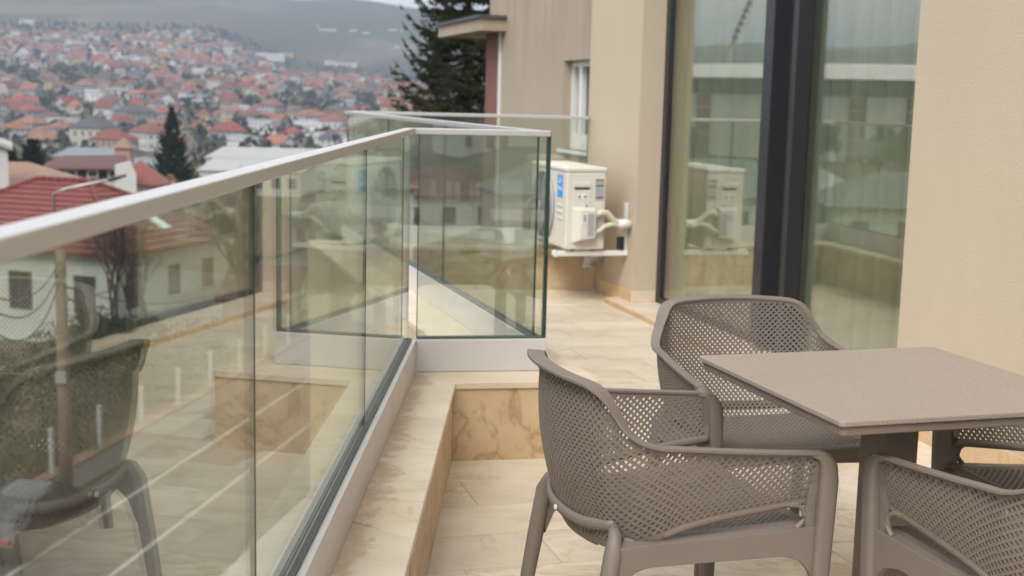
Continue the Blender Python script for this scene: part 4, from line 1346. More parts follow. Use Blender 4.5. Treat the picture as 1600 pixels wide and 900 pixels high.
shrub('dark_conifer', 142, 480, 49, .8, 2.2, 'needle2', 'small dark green conifer at the foot of the leafless trees', 35)

# ================================================================== NEAR HOUSES
def roofmat(name, c, rows=0.0, var=.18):
    t = NT(name)
    pos = t.pos()
    col = t.mix(t.noise(pos, 1.1, 6, .65), tuple(k * (1 - var) for k in c), tuple(k * (1 + var) for k in c))
    sp = t.ramp(t.noise(pos, 7, 5, .7), [(.35, .75), (.7, 1.1)])
    col = t.mix(1.0, col, sp, 'MULTIPLY')
    h = None
    if rows:
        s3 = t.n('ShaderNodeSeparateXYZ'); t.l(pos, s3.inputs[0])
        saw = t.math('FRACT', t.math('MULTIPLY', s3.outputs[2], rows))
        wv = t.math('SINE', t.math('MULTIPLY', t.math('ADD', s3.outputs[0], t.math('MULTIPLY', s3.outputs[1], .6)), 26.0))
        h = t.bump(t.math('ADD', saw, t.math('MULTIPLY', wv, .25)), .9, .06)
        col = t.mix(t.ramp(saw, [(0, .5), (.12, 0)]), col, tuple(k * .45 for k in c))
    return t.principled(col, .62, 0, h, .35)
M['roofred'] = roofmat('red_metal_tile', (.165, .042, .034), 0.0, .28)
M['roofmaroon'] = roofmat('maroon_metal_roof', (.105, .042, .04), 3.0)
M['rooftan'] = roofmat('pale_terracotta', (.27, .165, .12), 4.0)
M['roofbright'] = roofmat('bright_red_roof', (.22, .065, .05), 4.0)
M['plaster'] = simple('pale_plaster', (.47, .47, .435), .85, var=.16, scale=.8)
M['plasterw'] = simple('white_plaster', (.48, .47, .45), .85, var=.12, scale=.8)
M['pane'] = simple('dark_window_pane', (.04, .045, .05), .12, spec=.7)
M['wood'] = simple('brown_wood', (.10, .07, .05), .7)

def hip_house(name, corner, azd, L, W, ze, rise, zg, label, wallm, roofm, rows=0, over=.45, windows=(), skylight=None, ridge_tiles=False):
    """corner: right near corner of the eave; azd: direction (deg) of the near eave going left; W depth behind it"""
    e = dirv(azd); f = right(e)                       # f points away from the camera for a left-going eave
    if f[1] < 0: f = -f
    c = np.asarray(corner, float)
    root = thing(name, (float(c[0]), float(c[1]), zg), label, 'house')
    Pq = lambda a, b_, z: np.array([*(c + e * a + f * b_), z])
    i = over
    MB().prism([c + e * i + f * i, c + e * (L - i) + f * i, c + e * (L - i) + f * (W - i), c + e * i + f * (W - i)], zg - 1, ze + .05).build('wall', wallm, root)
    h = W / 2
    r0, r1 = Pq(h, h, ze + rise), Pq(L - h, h, ze + rise)
    E = [Pq(0, 0, ze), Pq(L, 0, ze), Pq(L, W, ze), Pq(0, W, ze)]
    faces = [(E[0], E[1], r1, r0), (E[1], E[2], r1, r1), (E[2], E[3], r0, r1), (E[3], E[0], r0, r0)]
    rf = MB().add([*E, r0, r1, *(p - [0, 0, .12] for p in E)], [(0, 1, 5, 4), (1, 2, 5), (2, 3, 4, 5), (3, 0, 4), (0, 6, 7, 1), (1, 7, 8, 2), (2, 8, 9, 3), (3, 9, 6, 0), (6, 9, 8, 7)]).build('roof', roofm, root)
    if rows:
        for (p, q, s_, t_) in faces:
            nn = np.cross(np.asarray(q) - p, np.asarray(t_) - p); nn /= np.linalg.norm(nn)
            if nn[2] < 0: nn = -nn
            for k in range(rows):
                u0, u1 = k / rows, (k + 1) / rows
                a_, b__ = lerp(p, t_, u0), lerp(q, s_, u0)
                c_, d_ = lerp(q, s_, u1), lerp(p, t_, u1)
                if np.linalg.norm(c_ - d_) < 1e-6: c_ = lerp(q, s_, u1 - .02); d_ = lerp(p, t_, u1 - .02)
                MB().hexa([a_ + nn * .005, b__ + nn * .005, c_ + nn * .005, d_ + nn * .005, a_ + nn * .07, b__ + nn * .07, c_ + nn * .015, d_ + nn * .015]).build('tile_course', roofm, rf)
    if ridge_tiles:
        for (p, q) in ((E[0], r0), (E[1], r1), (r0, r1), (E[3], r0)):
            ln = np.linalg.norm(q - p); n = int(ln / .38)
            for k in range(n):
                a_, b__ = lerp(p, q, (k + .05) / n), lerp(p, q, (k + .95) / n)
                MB().tube([a_ + [0, 0, .07], b__ + [0, 0, .09]], [.13, .10], 6).build('ridge_tile', roofm, rf)
    for (side, s0, z0, w, hh) in windows:
        if side == 'near': o0, d0, n0 = c + f * i, e, -f
        else: o0, d0, n0 = c + e * i, f, -e
        q0 = o0 + d0 * s0
        poly = [q0 - n0 * .05, q0 + d0 * w - n0 * .05, q0 + d0 * w + n0 * .03, q0 + n0 * .03]
        wd_ = MB().prism(poly, z0, z0 + hh).build('window', M['pane'], root)
        fm = MB()
        for (u0, u1, v0, v1) in ((-.06, 0, -.06, hh + .06), (w, w + .06, -.06, hh + .06), (0, w, hh, hh + .06), (0, w, -.06, 0), (w / 2 - .03, w / 2 + .03, 0, hh)):
            fm.prism([q0 + d0 * u0 - n0 * .02, q0 + d0 * u1 - n0 * .02, q0 + d0 * u1 + n0 * .06, q0 + d0 * u0 + n0 * .06], z0 + v0, z0 + v1)
        fm.build('frame', M['wood'], wd_)
    if skylight:
        u, v_ = skylight
        p, q, s_, t_ = faces[3] if v_ < 0 else faces[0]
        p, q, t_ = E[3], E[0], r0
        base = lerp(lerp(p, q, u), t_, abs(v_))
        ax = (np.asarray(q) - p); ax /= np.linalg.norm(ax)
        up_ = t_ - (p + q) / 2; up_ /= np.linalg.norm(up_)
        nn = np.cross(ax, up_)
        if nn[2] < 0: nn = -nn
        pts = [base + ax * sx * .33 + up_ * sy * .75 + nn * z_ for z_ in (.05, .14) for sx, sy in ((-1, -1), (1, -1), (1, 1), (-1, 1))]
        MB().hexa(pts).build('skylight', M['skyl'], rf)
    return root
M['skyl'] = simple('pale_skylight', (.55, .62, .60), .15, spec=.8)  # pale tone: a bright strip of reflected light put into the colour
k0 = at(185, 400, 56.0)
hip_house('red_roofed_house', k0[:2], -72, 13.5, 10.5, -5.9, 2.75, -11.0, 'pale house with a large ribbed red hipped roof beside the utility pole', M['plaster'], M['roofred'], rows=13,
          windows=(('near', 1.6, -8.6, 1.0, 1.6), ('near', 5.0, -8.6, 1.1, 1.6), ('near', 9.0, -8.6, 1.1, 1.6), ('side', 1.2, -8.4, 1.0, 1.5), ('side', 4.6, -8.2, .8, 1.3), ('side', 7.6, -8.2, .8, 1.3)), skylight=(.45, -.35), ridge_tiles=True)
# lean-to at the right of that house
q = at(400, 455, 60.0)
lt = thing('brown_outbuilding', (float(q[0]), float(q[1]), -12), 'brown tiled outbuilding beside the red roofed house', 'house')
k1 = at(262, 330, 72.0); k2 = at(400, 300, 66.0)
hip_house('brown_roofed_house', at(430, 395, 66.0)[:2], -78, 9.0, 8.0, at(430, 400, 66.0)[2], 2.6, -12.5, 'house with a dull brown tiled roof behind the long glass balustrade', M['plaster'], roofmat('dull_brown_tiles', (.13, .085, .062), 3.6), windows=(('near', 1.5, -9.4, 1.0, 1.4), ('near', 4.5, -9.4, 1.0, 1.4)))
MB().bb(q[0] - 1.6, q[0] + 1.6, q[1], q[1] + 3, -12.2, -8.2).build('wall', M['wood'], lt)
MB().add([(q[0] - 1.9, q[1] - .3, -8.4), (q[0] + 1.9, q[1] - .3, -8.4), (q[0] + 1.9, q[1] + 3.3, -7.2), (q[0] - 1.9, q[1] + 3.3, -7.2), (q[0] - 1.9, q[1] - .3, -8.25), (q[0] + 1.9, q[1] - .3, -8.25), (q[0] + 1.9, q[1] + 3.3, -7.05), (q[0] - 1.9, q[1] + 3.3, -7.05)],
         [(0, 3, 2, 1), (4, 5, 6, 7), (0, 1, 5, 4), (1, 2, 6, 5), (2, 3, 7, 6), (3, 0, 4, 7)]).build('roof', M['roofmaroon'], lt)

k = at(131, 294, 78.0)
hip_house('tan_roofed_house', k[:2], -104, 14, 7, k[2], 1.35, -16, 'house with a pale terracotta hipped roof behind the red ribbed roof', M['plaster'], M['rooftan'])
k = at(322, 318, 82.0)
hip_house('maroon_roofed_house', k[:2], -100, 5.5, 6, k[2], 1.0, -17, 'low house with a maroon roof below the slender spruce', M['plaster'], M['roofmaroon'])
# white gable wall at the very left, and the mansard house: built square to the line of sight
def facing(name, px, py, Y, label):
    b = at(px, py, Y); azr = math.atan2(b[0], b[1])
    return thing(name, (float(b[0]), float(b[1]), -16.0), label, 'house', None, -azr), b[2] + 16.0, np.hypot(b[0], b[1]) / FPX
wg, zt, mpp = facing('white_gabled_house', 12, 232, 70.0, 'white rendered house end rising beside the dark conifers')
MB().bb(-6, 0, 0, 7, 0, zt).build('wall', M['plasterw'], wg, local=True)
MB().add([(.25, -.3, zt - .1), (.25, 7.3, zt - .1), (-6.3, 7.3, zt + 2.2), (-6.3, -.3, zt + 2.2), (.25, -.3, zt + .08), (.25, 7.3, zt + .08), (-6.3, 7.3, zt + 2.38), (-6.3, -.3, zt + 2.38)],
         [(0, 1, 2, 3), (4, 7, 6, 5), (0, 4, 5, 1), (1, 5, 6, 2), (2, 6, 7, 3), (3, 7, 4, 0)]).build('roof', M['conc'], wg, local=True)
mh, zc, mpp = facing('mansard_house', 196, 280, 100.0, 'house with a dark maroon mansard roof and a white gable end')
W_ = 118 * mpp; zt = zc + 16 * mpp; zr = zc + 33 * mpp
MB().bb(-W_ + 1.0, 0, 0, 7, 0, zc).build('wall', M['plasterw'], mh, local=True)
md = MB().bb(-W_ + 1.2, -.1, -.1, 7.1, zc, zt).build('mansard_band', roofmat('dark_maroon_shingle', (.06, .025, .028), 5.0), mh, local=True)
for a in (.2, .52, .84):
    xx_ = -W_ + 1.2 + (W_ - 1.3) * a
    w_ = MB().bb(xx_ - .42, xx_ + .42, -.22, 0, zc + .1, zt - .12).build('dormer_window', M['plasterw'], md, local=True)
    MB().bb(xx_ - .3, xx_ + .3, -.25, -.21, zc + .2, zt - .22).build('pane', M['pane'], w_, local=True)
MB().add([(-W_, -.6, zt), (.3, -.6, zt), (.1, 3.5, zr), (-W_ + 1.5, 3.5, zr - .1), (-W_, 7.6, zt), (.3, 7.6, zt), (-W_, -.6, zt - .12), (.3, -.6, zt - .12), (-W_, 7.6, zt - .12), (.3, 7.6, zt - .12)],
         [(0, 1, 2, 3), (3, 2, 5, 4), (0, 3, 4), (1, 5, 2), (0, 6, 7, 1), (8, 4, 5, 9), (6, 8, 9, 7), (0, 4, 8, 6), (1, 7, 9, 5)]).build('roof', M['roofmaroon'], mh, local=True)
g_ = [(-.75, 0), (.8, 0), (.8, zc + 9 * mpp), (.4, zc + 28 * mpp), (-.75, zc + 22 * mpp)]
MB().add([(x_, -1.4, z_) for x_, z_ in g_] + [(x_, -.62, z_) for x_, z_ in g_], [(0, 1, 2, 3, 4), (9, 8, 7, 6, 5), (0, 5, 6, 1), (1, 6, 7, 2), (2, 7, 8, 3), (3, 8, 9, 4), (4, 9, 5, 0)]).build('gable_wall', M['plasterw'], mh, local=True)

k = at(258, 290, 108.0)
hip_house('red_roofed_cottage', k[:2], -98, 4.6, 4.6, k[2], 2.0, -18, 'small house with a bright red roof between the mansard house and the slender spruce', M['plasterw'], M['roofbright'], over=.3)
k = at(302, 306, 96.0)
hip_house('orange_roofed_cottage', k[:2], -98, 3.2, 3.6, k[2], 1.0, -18, 'small orange roofed cottage at the right of the slender spruce', M['plasterw'], M['rooftan'], over=.3)
# pale warehouses in the valley
def shed(px0, px1, pyt, pyb, Y, dep, m_wall, m_roof, label, name='warehouse', steps=6):
    a, b_ = at(px0, pyt, Y), at(px1, pyt, Y)
    zt_, zw = a[2], at(px0, pyb, Y)[2]
    zg = gz(a[0], Y) - 1
    root = thing(name, (float((a[0] + b_[0]) / 2), float(Y), zg), label, 'warehouse', 'pale warehouses in the valley')
    MB().bb(a[0], b_[0], Y, Y + dep, zg, zw).build('wall', m_wall, root)
    rise = (zt_ - zw)
    MB().add([(a[0] - .5, Y - .5, zw), (b_[0] + .5, Y - .5, zw), (b_[0] + .5, Y + dep / 2, zw + rise), (a[0] - .5, Y + dep / 2, zw + rise), (a[0] - .5, Y + dep + .5, zw), (b_[0] + .5, Y + dep + .5, zw)],
             [(0, 1, 2, 3), (3, 2, 5, 4), (0, 3, 4), (1, 5, 2), (0, 4, 5, 1)]).build('roof', m_roof, root)
    w = (b_[0] - a[0]) / steps
    for k_ in range(steps):
        MB().bb(a[0] + w * (k_ + .25), a[0] + w * (k_ + .75), Y - .12, Y - .0, zg + (zw - zg) * .45, zw - (zw - zg) * .2).build('window', M['pane'], root)
M['shedroof'] = simple('pale_sheet_roof', (.30, .295, .28), .7, var=.12, scale=.1)
M['greyroof'] = simple('blue_grey_sheet_roof', (.14, .16, .17), .7, var=.15, scale=.1)
shed(322, 500, 234, 246, 300, 40, M['plasterw'], M['shedroof'], 'long white warehouse with a pale flat roof, the farther of two')
shed(312, 470, 252, 266, 240, 26, M['plasterw'], M['shedroof'], 'long white warehouse with a pale flat roof, the nearer of two')
shed(306, 370, 280, 290, 180, 14, M['conc'], M['greyroof'], 'low shed with a dark grey roof in front of the white warehouses', steps=4)
shed(84, 182, 233, 244, 230, 20, M['plasterw'], M['greyroof'], 'low hall with a blue grey roof behind the mansard house', steps=8)
shed(200, 262, 250, 258, 200, 14, M['plasterw'], M['greyroof'], 'small grey roofed hall behind the red roofed cottage', steps=4)
ch = at(190, 214, 190.0)
chm = thing('brick_chimney', (float(ch[0]), float(ch[1]), -20), 'square pink brick chimney with a pointed cap behind the mansard house', 'chimney')
M['pinkbrick'] = simple('pink_brick', (.34, .20, .16), .85, var=.15)
MB().bb(ch[0] - 1.1, ch[0] + 1.1, ch[1], ch[1] + 2.2, -20, ch[2] - 1.6).build('stack', M['pinkbrick'], chm)
MB().add([(ch[0] - 1.5, ch[1] - .4, ch[2] - 1.6), (ch[0] + 1.5, ch[1] - .4, ch[2] - 1.6), (ch[0] + 1.5, ch[1] + 2.6, ch[2] - 1.6), (ch[0] - 1.5, ch[1] + 2.6, ch[2] - 1.6), (ch[0], ch[1] + 1.1, ch[2])],
         [(3, 2, 1, 0), (0, 1, 4), (1, 2, 4), (2, 3, 4), (3, 0, 4)]).build('cap', M['rooftan'], chm)

# ================================================================== NEIGHBOURING HOUSE
N0, N1 = np.array([1.55, 16.0]), np.array([-.285, 22.5])
nd = (N1 - N0) / np.linalg.norm(N1 - N0); NL = np.linalg.norm(N1 - N0); nn_ = np.array([-nd[1], nd[0]])
npt = lambda s, o=0.0: N0 + nd * s + nn_ * o
nb = thing('neighbouring_house', (float(N0[0]), float(N0[1]), -12.5), 'weathered grey beige house with a narrow window and a porch canopy beyond the terrace', 'house')
# window opening in the facade: find s from pixels
def s_at(px, py):
    d = ray(px, py)[:2]
    p = isect(N0, nd, np.zeros(2), d / np.linalg.norm(d))
    return (p - N0) @ nd
def nz_at(px, py):
    d = ray(px, py); p = isect(N0, nd, np.zeros(2), d[:2] / np.linalg.norm(d[:2]))
    return EYE[2] + d[2] * np.linalg.norm(p) / np.linalg.norm(d[:2])
sw0, sw1 = s_at(920, 160), s_at(880, 160)
zw0, zw1 = nz_at(890, 234), nz_at(895, 94)
def nbox(s0, s1, o0, o1, z0, z1):
    return MB().prism([npt(s0, o0), npt(s1, o0), npt(s1, o1), npt(s0, o1)], z0, z1)
nbox(-3.0, sw0, 0, -.3, -12.5, 5.4).build('wall', M['stucco_old'], nb)
nbox(sw1, NL, 0, -.3, -12.5, 5.4).build('wall', M['stucco_old'], nb)
nbox(sw0, sw1, 0, -.3, zw1, 5.4).build('wall', M['stucco_old'], nb)
nbox(sw0, sw1, 0, -.3, -12.5, zw0).build('wall', M['stucco_old'], nb)
nbox(-3.0, NL + .0, -6.7, -7, -12.5, 5.4).build('wall', M['stucco_old'], nb)
nbox(NL - .3, NL, -.3, -6.7, -12.5, 5.4).build('wall', M['stucco_old'], nb)
nbox(-3.0, -2.7, -.3, -6.7, -12.5, 5.4).build('wall', M['stucco_old'], nb)
nbox(-3.2, NL + .3, .3, -7.3, 5.4, 5.6).build('roof', M['roofmaroon'], nb)
nw = nbox(sw0, sw1, -.19, -.24, zw0, zw1)
npn = nw.build('window', M['pane'], nb)
fm = MB()
for (u0, u1, v0, v1) in ((sw0, sw0 + .08, zw0, zw1), (sw1 - .09, sw1, zw0, zw1), (sw0 + .08, sw1 - .09, zw1 - .09, zw1), (sw0 + .08, sw1 - .09, zw0, zw0 + .22), ((sw0 + sw1) / 2 + .10, (sw0 + sw1) / 2 + .24, zw0 + .22, zw1 - .09)):
    b_ = nbox(u0, u1, -.12, -.19, v0, v1); fm.add(np.concatenate(b_.v), b_.f)
fm.build('frame', M['white'], npn)
nbox(sw0 - .08, sw1 + .08, .06, -.12, zw0 - .05, zw0).build('sill', M['white'], npn)
# porch at the far end: slab canopy, red brown pier, white corner strip
zc0, zc1 = at(735, 50, 22.8)[2], at(735, 31, 22.8)[2]
nbox(NL - .3, NL + 3.0, .45, -.6, zc0, zc1).build('canopy', M['stucco_old'], nb)
nbox(NL - .35, NL + 3.05, .5, -.65, zc1, zc1 + .05).build('canopy_roofing', M['acdark'], nb)
M['pier'] = simple('red_brown_render', (.20, .085, .07), .85, var=.12, scale=2)
nbox(NL + .06, NL + .95, .02, -.5, -12.5, zc0).build('pier', M['pier'], nb)
nbox(NL - .02, NL + .06, .03, -.3, -12.5, zc0).build('corner_strip', M['white'], nb)
nbox(NL + .001, NL + 1.2, -.1, -6.7, zc1 + .05, 5.4).build('wall', M['stucco_old'], nb)

# ================================================================== FAR TOWN
t = NT('town_wall')
oi = t.n('ShaderNodeObjectInfo')
g = t.n('ShaderNodeNewGeometry')
oc = t.n('ShaderNodeTexCoord')
s3 = t.n('ShaderNodeSeparateXYZ'); t.l(oc.outputs['Object'], s3.inputs[0])
sn = t.n('ShaderNodeSeparateXYZ'); t.l(g.outputs['True Normal'], sn.inputs[0])
def band(sock, period, lo, hi, off=0.0):
    fr = t.math('FRACT', t.math('ADD', t.math('MULTIPLY', sock, 1 / period), off))
    return t.math('MULTIPLY', t.math('GREATER_THAN', fr, lo), t.math('LESS_THAN', fr, hi))
hx = t.math('ADD', s3.outputs[0], s3.outputs[1])
wmask = t.math('MULTIPLY', band(hx, 2.7, .28, .68), band(s3.outputs[2], 2.9, .36, .80))
wmask = t.math('MULTIPLY', wmask, t.math('LESS_THAN', t.math('ABSOLUTE', sn.outputs[2]), .5))
c = t.mix(t.noise(g.outputs['Position'], .3, 4), (.85, .85, .85), (1, 1, 1))
c = t.mix(1.0, oi.outputs['Color'], t.mix(1.0, c, (.80, .80, .81), 'MULTIPLY'), 'MULTIPLY')
c = t.mix(t.math('MULTIPLY', wmask, .85), c, (.07, .075, .085))
M['townwall'] = t.principled(c, .9, 0, None, .2)
t = NT('town_roof')
oi = t.n('ShaderNodeObjectInfo')
pos = t.pos()
c = t.mix(1.0, oi.outputs['Color'], t.ramp(t.noise(pos, .9, 5), [(.3, .6), (.7, .92)]), 'MULTIPLY')
M['townroof'] = t.principled(c, .85, 0, None, .2)

def gable_roof(L, W, z, rise, ov=.5):
    mb = MB()
    a, b_ = L / 2 + ov, W / 2 + ov
    zz = z - rise * ov / (W / 2)
    v = [(-a, -b_, zz), (a, -b_, zz), (a, 0, z + rise), (-a, 0, z + rise), (-a, b_, zz), (a, b_, zz)]
    v2 = [(x_, y_, z_ - .25) for x_, y_, z_ in v]
    return mb.add(v + v2, [(0, 1, 2, 3), (3, 2, 5, 4), (7, 6, 9, 8), (8, 9, 10, 11), (0, 6, 7, 1), (5, 11, 10, 4), (1, 7, 8, 2), (2, 8, 11, 5), (3, 9, 6, 0), (4, 10, 9, 3)])
def hip_roof(L, W, z, rise, ov=.6):
    mb = MB()
    a, b_ = L / 2 + ov, W / 2 + ov
    r_ = max(.2, L / 2 - W / 2 * .9)
    v = [(-a, -b_, z), (a, -b_, z), (a, b_, z), (-a, b_, z), (-r_, 0, z + rise), (r_, 0, z + rise)]
    return mb.add(v, [(0, 1, 5, 4), (1, 2, 5), (2, 3, 4, 5), (3, 0, 4), (3, 2, 1, 0)])
def gable_wall(L, W, z, rise):
    mb = MB()
    a, b_ = L / 2, W / 2
    v = [(-a, -b_, -4), (a, -b_, -4), (a, b_, -4), (-a, b_, -4), (-a, -b_, z), (a, -b_, z), (a, b_, z), (-a, b_, z), (-a, 0, z + rise - .05), (a, 0, z + rise - .05)]
    return mb.add(v, [(0, 1, 5, 4), (1, 2, 6, 9, 5), (2, 3, 7, 6), (3, 0, 4, 8, 7), (4, 5, 9, 8), (6, 7, 8, 9)])
PROTO = []
for kind, L, W, z, rise in (('gabled', 11, 8.5, 3.6, 3.4), ('gabled', 14, 9, 5.8, 3.6), ('hipped', 12, 10, 5.6, 3.0), ('hipped', 15, 11, 6.2, 3.2), ('hipped', 10, 9, 3.4, 2.8), ('flat', 13, 9, 6.2, .5), ('flat', 22, 10, 6.5, .5)):
    if kind == 'gabled':
        wm, rm = gable_wall(L, W, z, rise), gable_roof(L, W, z, rise)
    elif kind == 'hipped':
        wm, rm = MB().bb(-L / 2, L / 2, -W / 2, W / 2, -4, z), hip_roof(L, W, z, rise)
    else:
        wm = MB().bb(-L / 2, L / 2, -W / 2, W / 2, -4, z)
        rm = MB().bb(-L / 2 - .3, L / 2 + .3, -W / 2 - .3, W / 2 + .3, z, z + rise)
    cm = MB().bb(L * .18, L * .18 + .8, -.9, -.1, z + .5, z + rise + 1.0)
    w_, r_, c_ = wm.mesh('wall'), rm.mesh('roof'), cm.mesh('chimney')
    w_.materials.append(M['townwall']); r_.materials.append(M['townroof']); c_.materials.append(M['townwall'])
    PROTO.append((kind, L, W, z, w_, r_, c_))
WALLS = [('white', (.66, .65, .63)), ('cream', (.58, .53, .44)), ('pale yellow', (.56, .48, .30)), ('pink', (.46, .36, .32)), ('grey', (.36, .36, .37)), ('white', (.60, .60, .61)), ('grey', (.44, .44, .44)), ('cream', (.55, .51, .44)), ('white', (.63, .62, .60)), ('white', (.68, .67, .66))]
ROOFS = [('red', (.26, .085, .07)), ('orange', (.32, .15, .10)), ('brick red', (.21, .09, .075)), ('terracotta', (.29, .15, .11)), ('brown', (.16, .105, .085)), ('dark grey', (.11, .11, .12)), ('red', (.28, .10, .08)), ('terracotta', (.27, .16, .125)), ('brick red', (.23, .11, .09))]
placed = []
hr = random.Random(99)
def place_house(xx, yy, D):
    sc = hr.uniform(.62, .95)
    r_ = hr.random()
    pi = hr.choice([0, 1, 1, 2, 2, 3, 3, 4, 4, 0]) if r_ < .90 else hr.choice([5, 5, 5, 6])
    kind, L, W, z, wm, rm, cm = PROTO[pi]
    wn, wc = hr.choice(WALLS)
    rn, rc = hr.choice(ROOFS)
    if kind == 'flat':
        rn, rc = 'pale', (.55, .54, .52); wn, wc = ('white', (.74, .73, .72))
    zz = gz(xx, yy)
    storeys = 'one storey' if z < 4 else 'two storey'
    root = thing('town_house', (xx, yy, zz), '', 'house', 'houses of the far town on the hillside', hr.uniform(-.9, .9) + (math.pi / 2 if hr.random() < .4 else 0))
    root.scale = (sc, sc, sc * hr.uniform(1.0, 1.3))
    root['label'] = f'far {storeys} {wn} house with a {rn} {kind} roof in the hillside town' if kind != 'flat' else ('long ' if pi == 6 else 'small ') + 'white flat roofed block in the hillside town'
    f_ = hr.uniform(.88, 1.1)
    has_ch = hr.random() < .6
    if kind != 'flat': root['label'] = f'far {storeys} {wn} house with {"an" if rn[0] == "o" else "a"} {rn} {kind} roof, {"chimney" if has_ch else "no chimney"}, hillside town'
    for nm, me, col in (('wall', wm, wc), ('roof', rm, rc), ('chimney', cm, (.35, .25, .2))):
        if nm == 'chimney' and (kind == 'flat' or not has_ch): continue
        o = bpy.data.objects.new(nm, me)
        COL.objects.link(o); o.parent = root
        o.color = (*[min(1, k * f_) for k in col], 1)
    placed.append((xx, yy, L * sc * .62))
N_H = 296
tries = 0
while len(placed) < N_H and tries < 40000:
    tries += 1
    az = hr.uniform(-22.6, -3.6)
    D = math.sqrt(hr.uniform(400 ** 2, 1230 ** 2))
    # the upper edge of the town falls towards the right
    dmax = np.interp(az, [-22, -14, -9, -5], [1640, 1720, 1420, 1180])
    if D > dmax: continue
    # dark wooded gap on the left, park strip on the right
    if -23 < az < -17.5 and 960 < D < 1120: continue
    if -12 < az < -5.5 and 720 < D < 830: continue
    xx, yy = math.sin(R(az)) * D, math.cos(R(az)) * D
    if any((xx - a) ** 2 + (yy - b_) ** 2 < (7.0 + r_) ** 2 for a, b_, r_ in placed): continue
    place_house(xx, yy, D)
# the many smaller houses higher up: one mass
FH, FC = MB(), []
pm = []
k = 0
while k < 330:
    az = hr.uniform(-23, -4.0); D = math.sqrt(hr.uniform(1140 ** 2, 1720 ** 2))
    if D > np.interp(az, [-22, -14, -9, -5], [1620, 1720, 1420, 1200]): continue
    if D > 1400 and hr.random() < .5: continue
    xx, yy = math.sin(R(az)) * D, math.cos(R(az)) * D
    if any((xx - a) ** 2 + (yy - b_) ** 2 < 15 ** 2 for a, b_ in pm): continue
    if any((xx - a) ** 2 + (yy - b_) ** 2 < (8 + r_) ** 2 for a, b_, r_ in placed): continue
    pm.append((xx, yy)); k += 1
    kind, L, W, z, wm, rm, cm = PROTO[hr.choice([0, 1, 2, 3, 4, 5])]
    sc = hr.uniform(.7, 1.05); th_ = hr.uniform(0, 3.14)
    Rm = np.array([[math.cos(th_), -math.sin(th_), 0], [math.sin(th_), math.cos(th_), 0], [0, 0, 1]]) * sc
    for me, col in ((wm, hr.choice(WALLS)[1]), (rm, hr.choice(ROOFS)[1] if kind != 'flat' else (.5, .5, .5))):
        v_ = np.array([tuple(v.co) for v in me.vertices]) @ Rm.T + np.array([xx, yy, gz(xx, yy)])
        fs_ = [tuple(q.vertices) for q in me.polygons]
        FH.add(v_, fs_); FC += [col] * sum(len(f) for f in fs_)
fh = FH.build('far_houses', None)
att = fh.data.color_attributes.new('tint', 'FLOAT_COLOR', 'CORNER')
att.data.foreach_set('color', np.concatenate([np.array(FC), np.ones((len(FC), 1))], 1).ravel())
t = NT('far_house_paint')
ca = t.n('ShaderNodeVertexColor'); ca.layer_name = 'tint'
t.principled(t.mix(1.0, ca.outputs[0], t.ramp(t.noise(t.pos(), .5, 4), [(.3, .62), (.7, .9)]), 'MULTIPLY'), .9, 0, None, .2)
fh.data.materials.append(t.m)
tag(fh, 'mass of tiny houses with red and grey roofs along the upper edge of the far town', 'houses', kind='stuff')
# long white blocks on the far hill and along the town's upper edge
def land_hit(px, py, d0=500.0):
    """where the line of sight through a pixel meets the land"""
    d = ray(px, py); d = d / np.hypot(d[0], d[1])
    D = np.arange(d0, 6000, 4.0)
    z = EYE[2] + d[2] * D - hgt(d[0] * D, d[1] * D)
    k = np.argmax(z < 0) if (z < 0).any() else len(D) - 1
    return EYE + d * D[k]
def far_block(px, py, wpx, hm, col, label, d0=500.0):
    b = land_hit(px, py + 2, d0)
    D = np.hypot(b[0], b[1]); L = wpx * D / FPX
    root = thing('far_block', (float(b[0]), float(b[1]), float(b[2])), label, 'building', 'long pale blocks on the far slopes', -math.atan2(b[0], b[1]))
    o = MB().bb(-L / 2, L / 2, 0, 11, -4, hm).build('wall', M['townwall'], root, local=True); o.color = (*col, 1)
    o = MB().bb(-L / 2 - .4, L / 2 + .4, -.4, 11.4, hm, hm + .6).build('roof', M['townroof'], root, local=True); o.color = (.6, .6, .6, 1)
for px, py, w in ((511, 47, 34), (552, 48, 14), (572, 52, 14), (613, 47, 18), (627, 48, 5), (620, 74, 9), (641, 83, 13), (497, 40, 5)):
    far_block(px, py, w * .8, 3.6, (.6, .6, .6), 'white shed alone on the wooded far slope', 1500)
for px, py, w in ((405, 88, 76), (352, 86, 20), (338, 73, 16), (540, 103, 34), (515, 100, 16), (42, 36, 20)):
    far_block(px, py, w, 6.0, (.76, .75, .72), 'pale long block at the upper edge of the hillside town')
far_block(447, 86, 22, 4.0, (.62, .42, .22), 'ochre block at the upper edge of the hillside town')

# trees filling the town: one mass
M['towntree'] = leafmat('town_trees', (.03, .034, .026), (.06, .055, .042), (.035, .045, .03))
rg = np.random.default_rng(5)
n = 4600
az = rg.uniform(-25, -2, n); D = np.sqrt(rg.uniform(300 ** 2, 1800 ** 2, n))
xx, yy = np.sin(np.radians(az)) * D, np.cos(np.radians(az)) * D
pl = np.array([(a, b_) for a, b_, _ in placed] + pm)
d2 = ((xx[:, None] - pl[:, 0]) ** 2 + (yy[:, None] - pl[:, 1]) ** 2).min(1)
ok = (d2 > 7.5 ** 2) & ~((D < 520) & (np.abs(az + 15.0) < 1.3))
xx, yy = xx[ok], yy[ok]
zz = hgt(xx, yy)
hh = rg.uniform(3, 7.5, len(xx)); ww = hh * rg.uniform(.3, .55, len(xx))
V, nb_ = [], 14
th = rg.uniform(0, 2 * np.pi, (len(xx), nb_)); u = rg.uniform(-1, 1, (len(xx), nb_)); rr = np.cbrt(rg.uniform(.2, 1, (len(xx), nb_)))
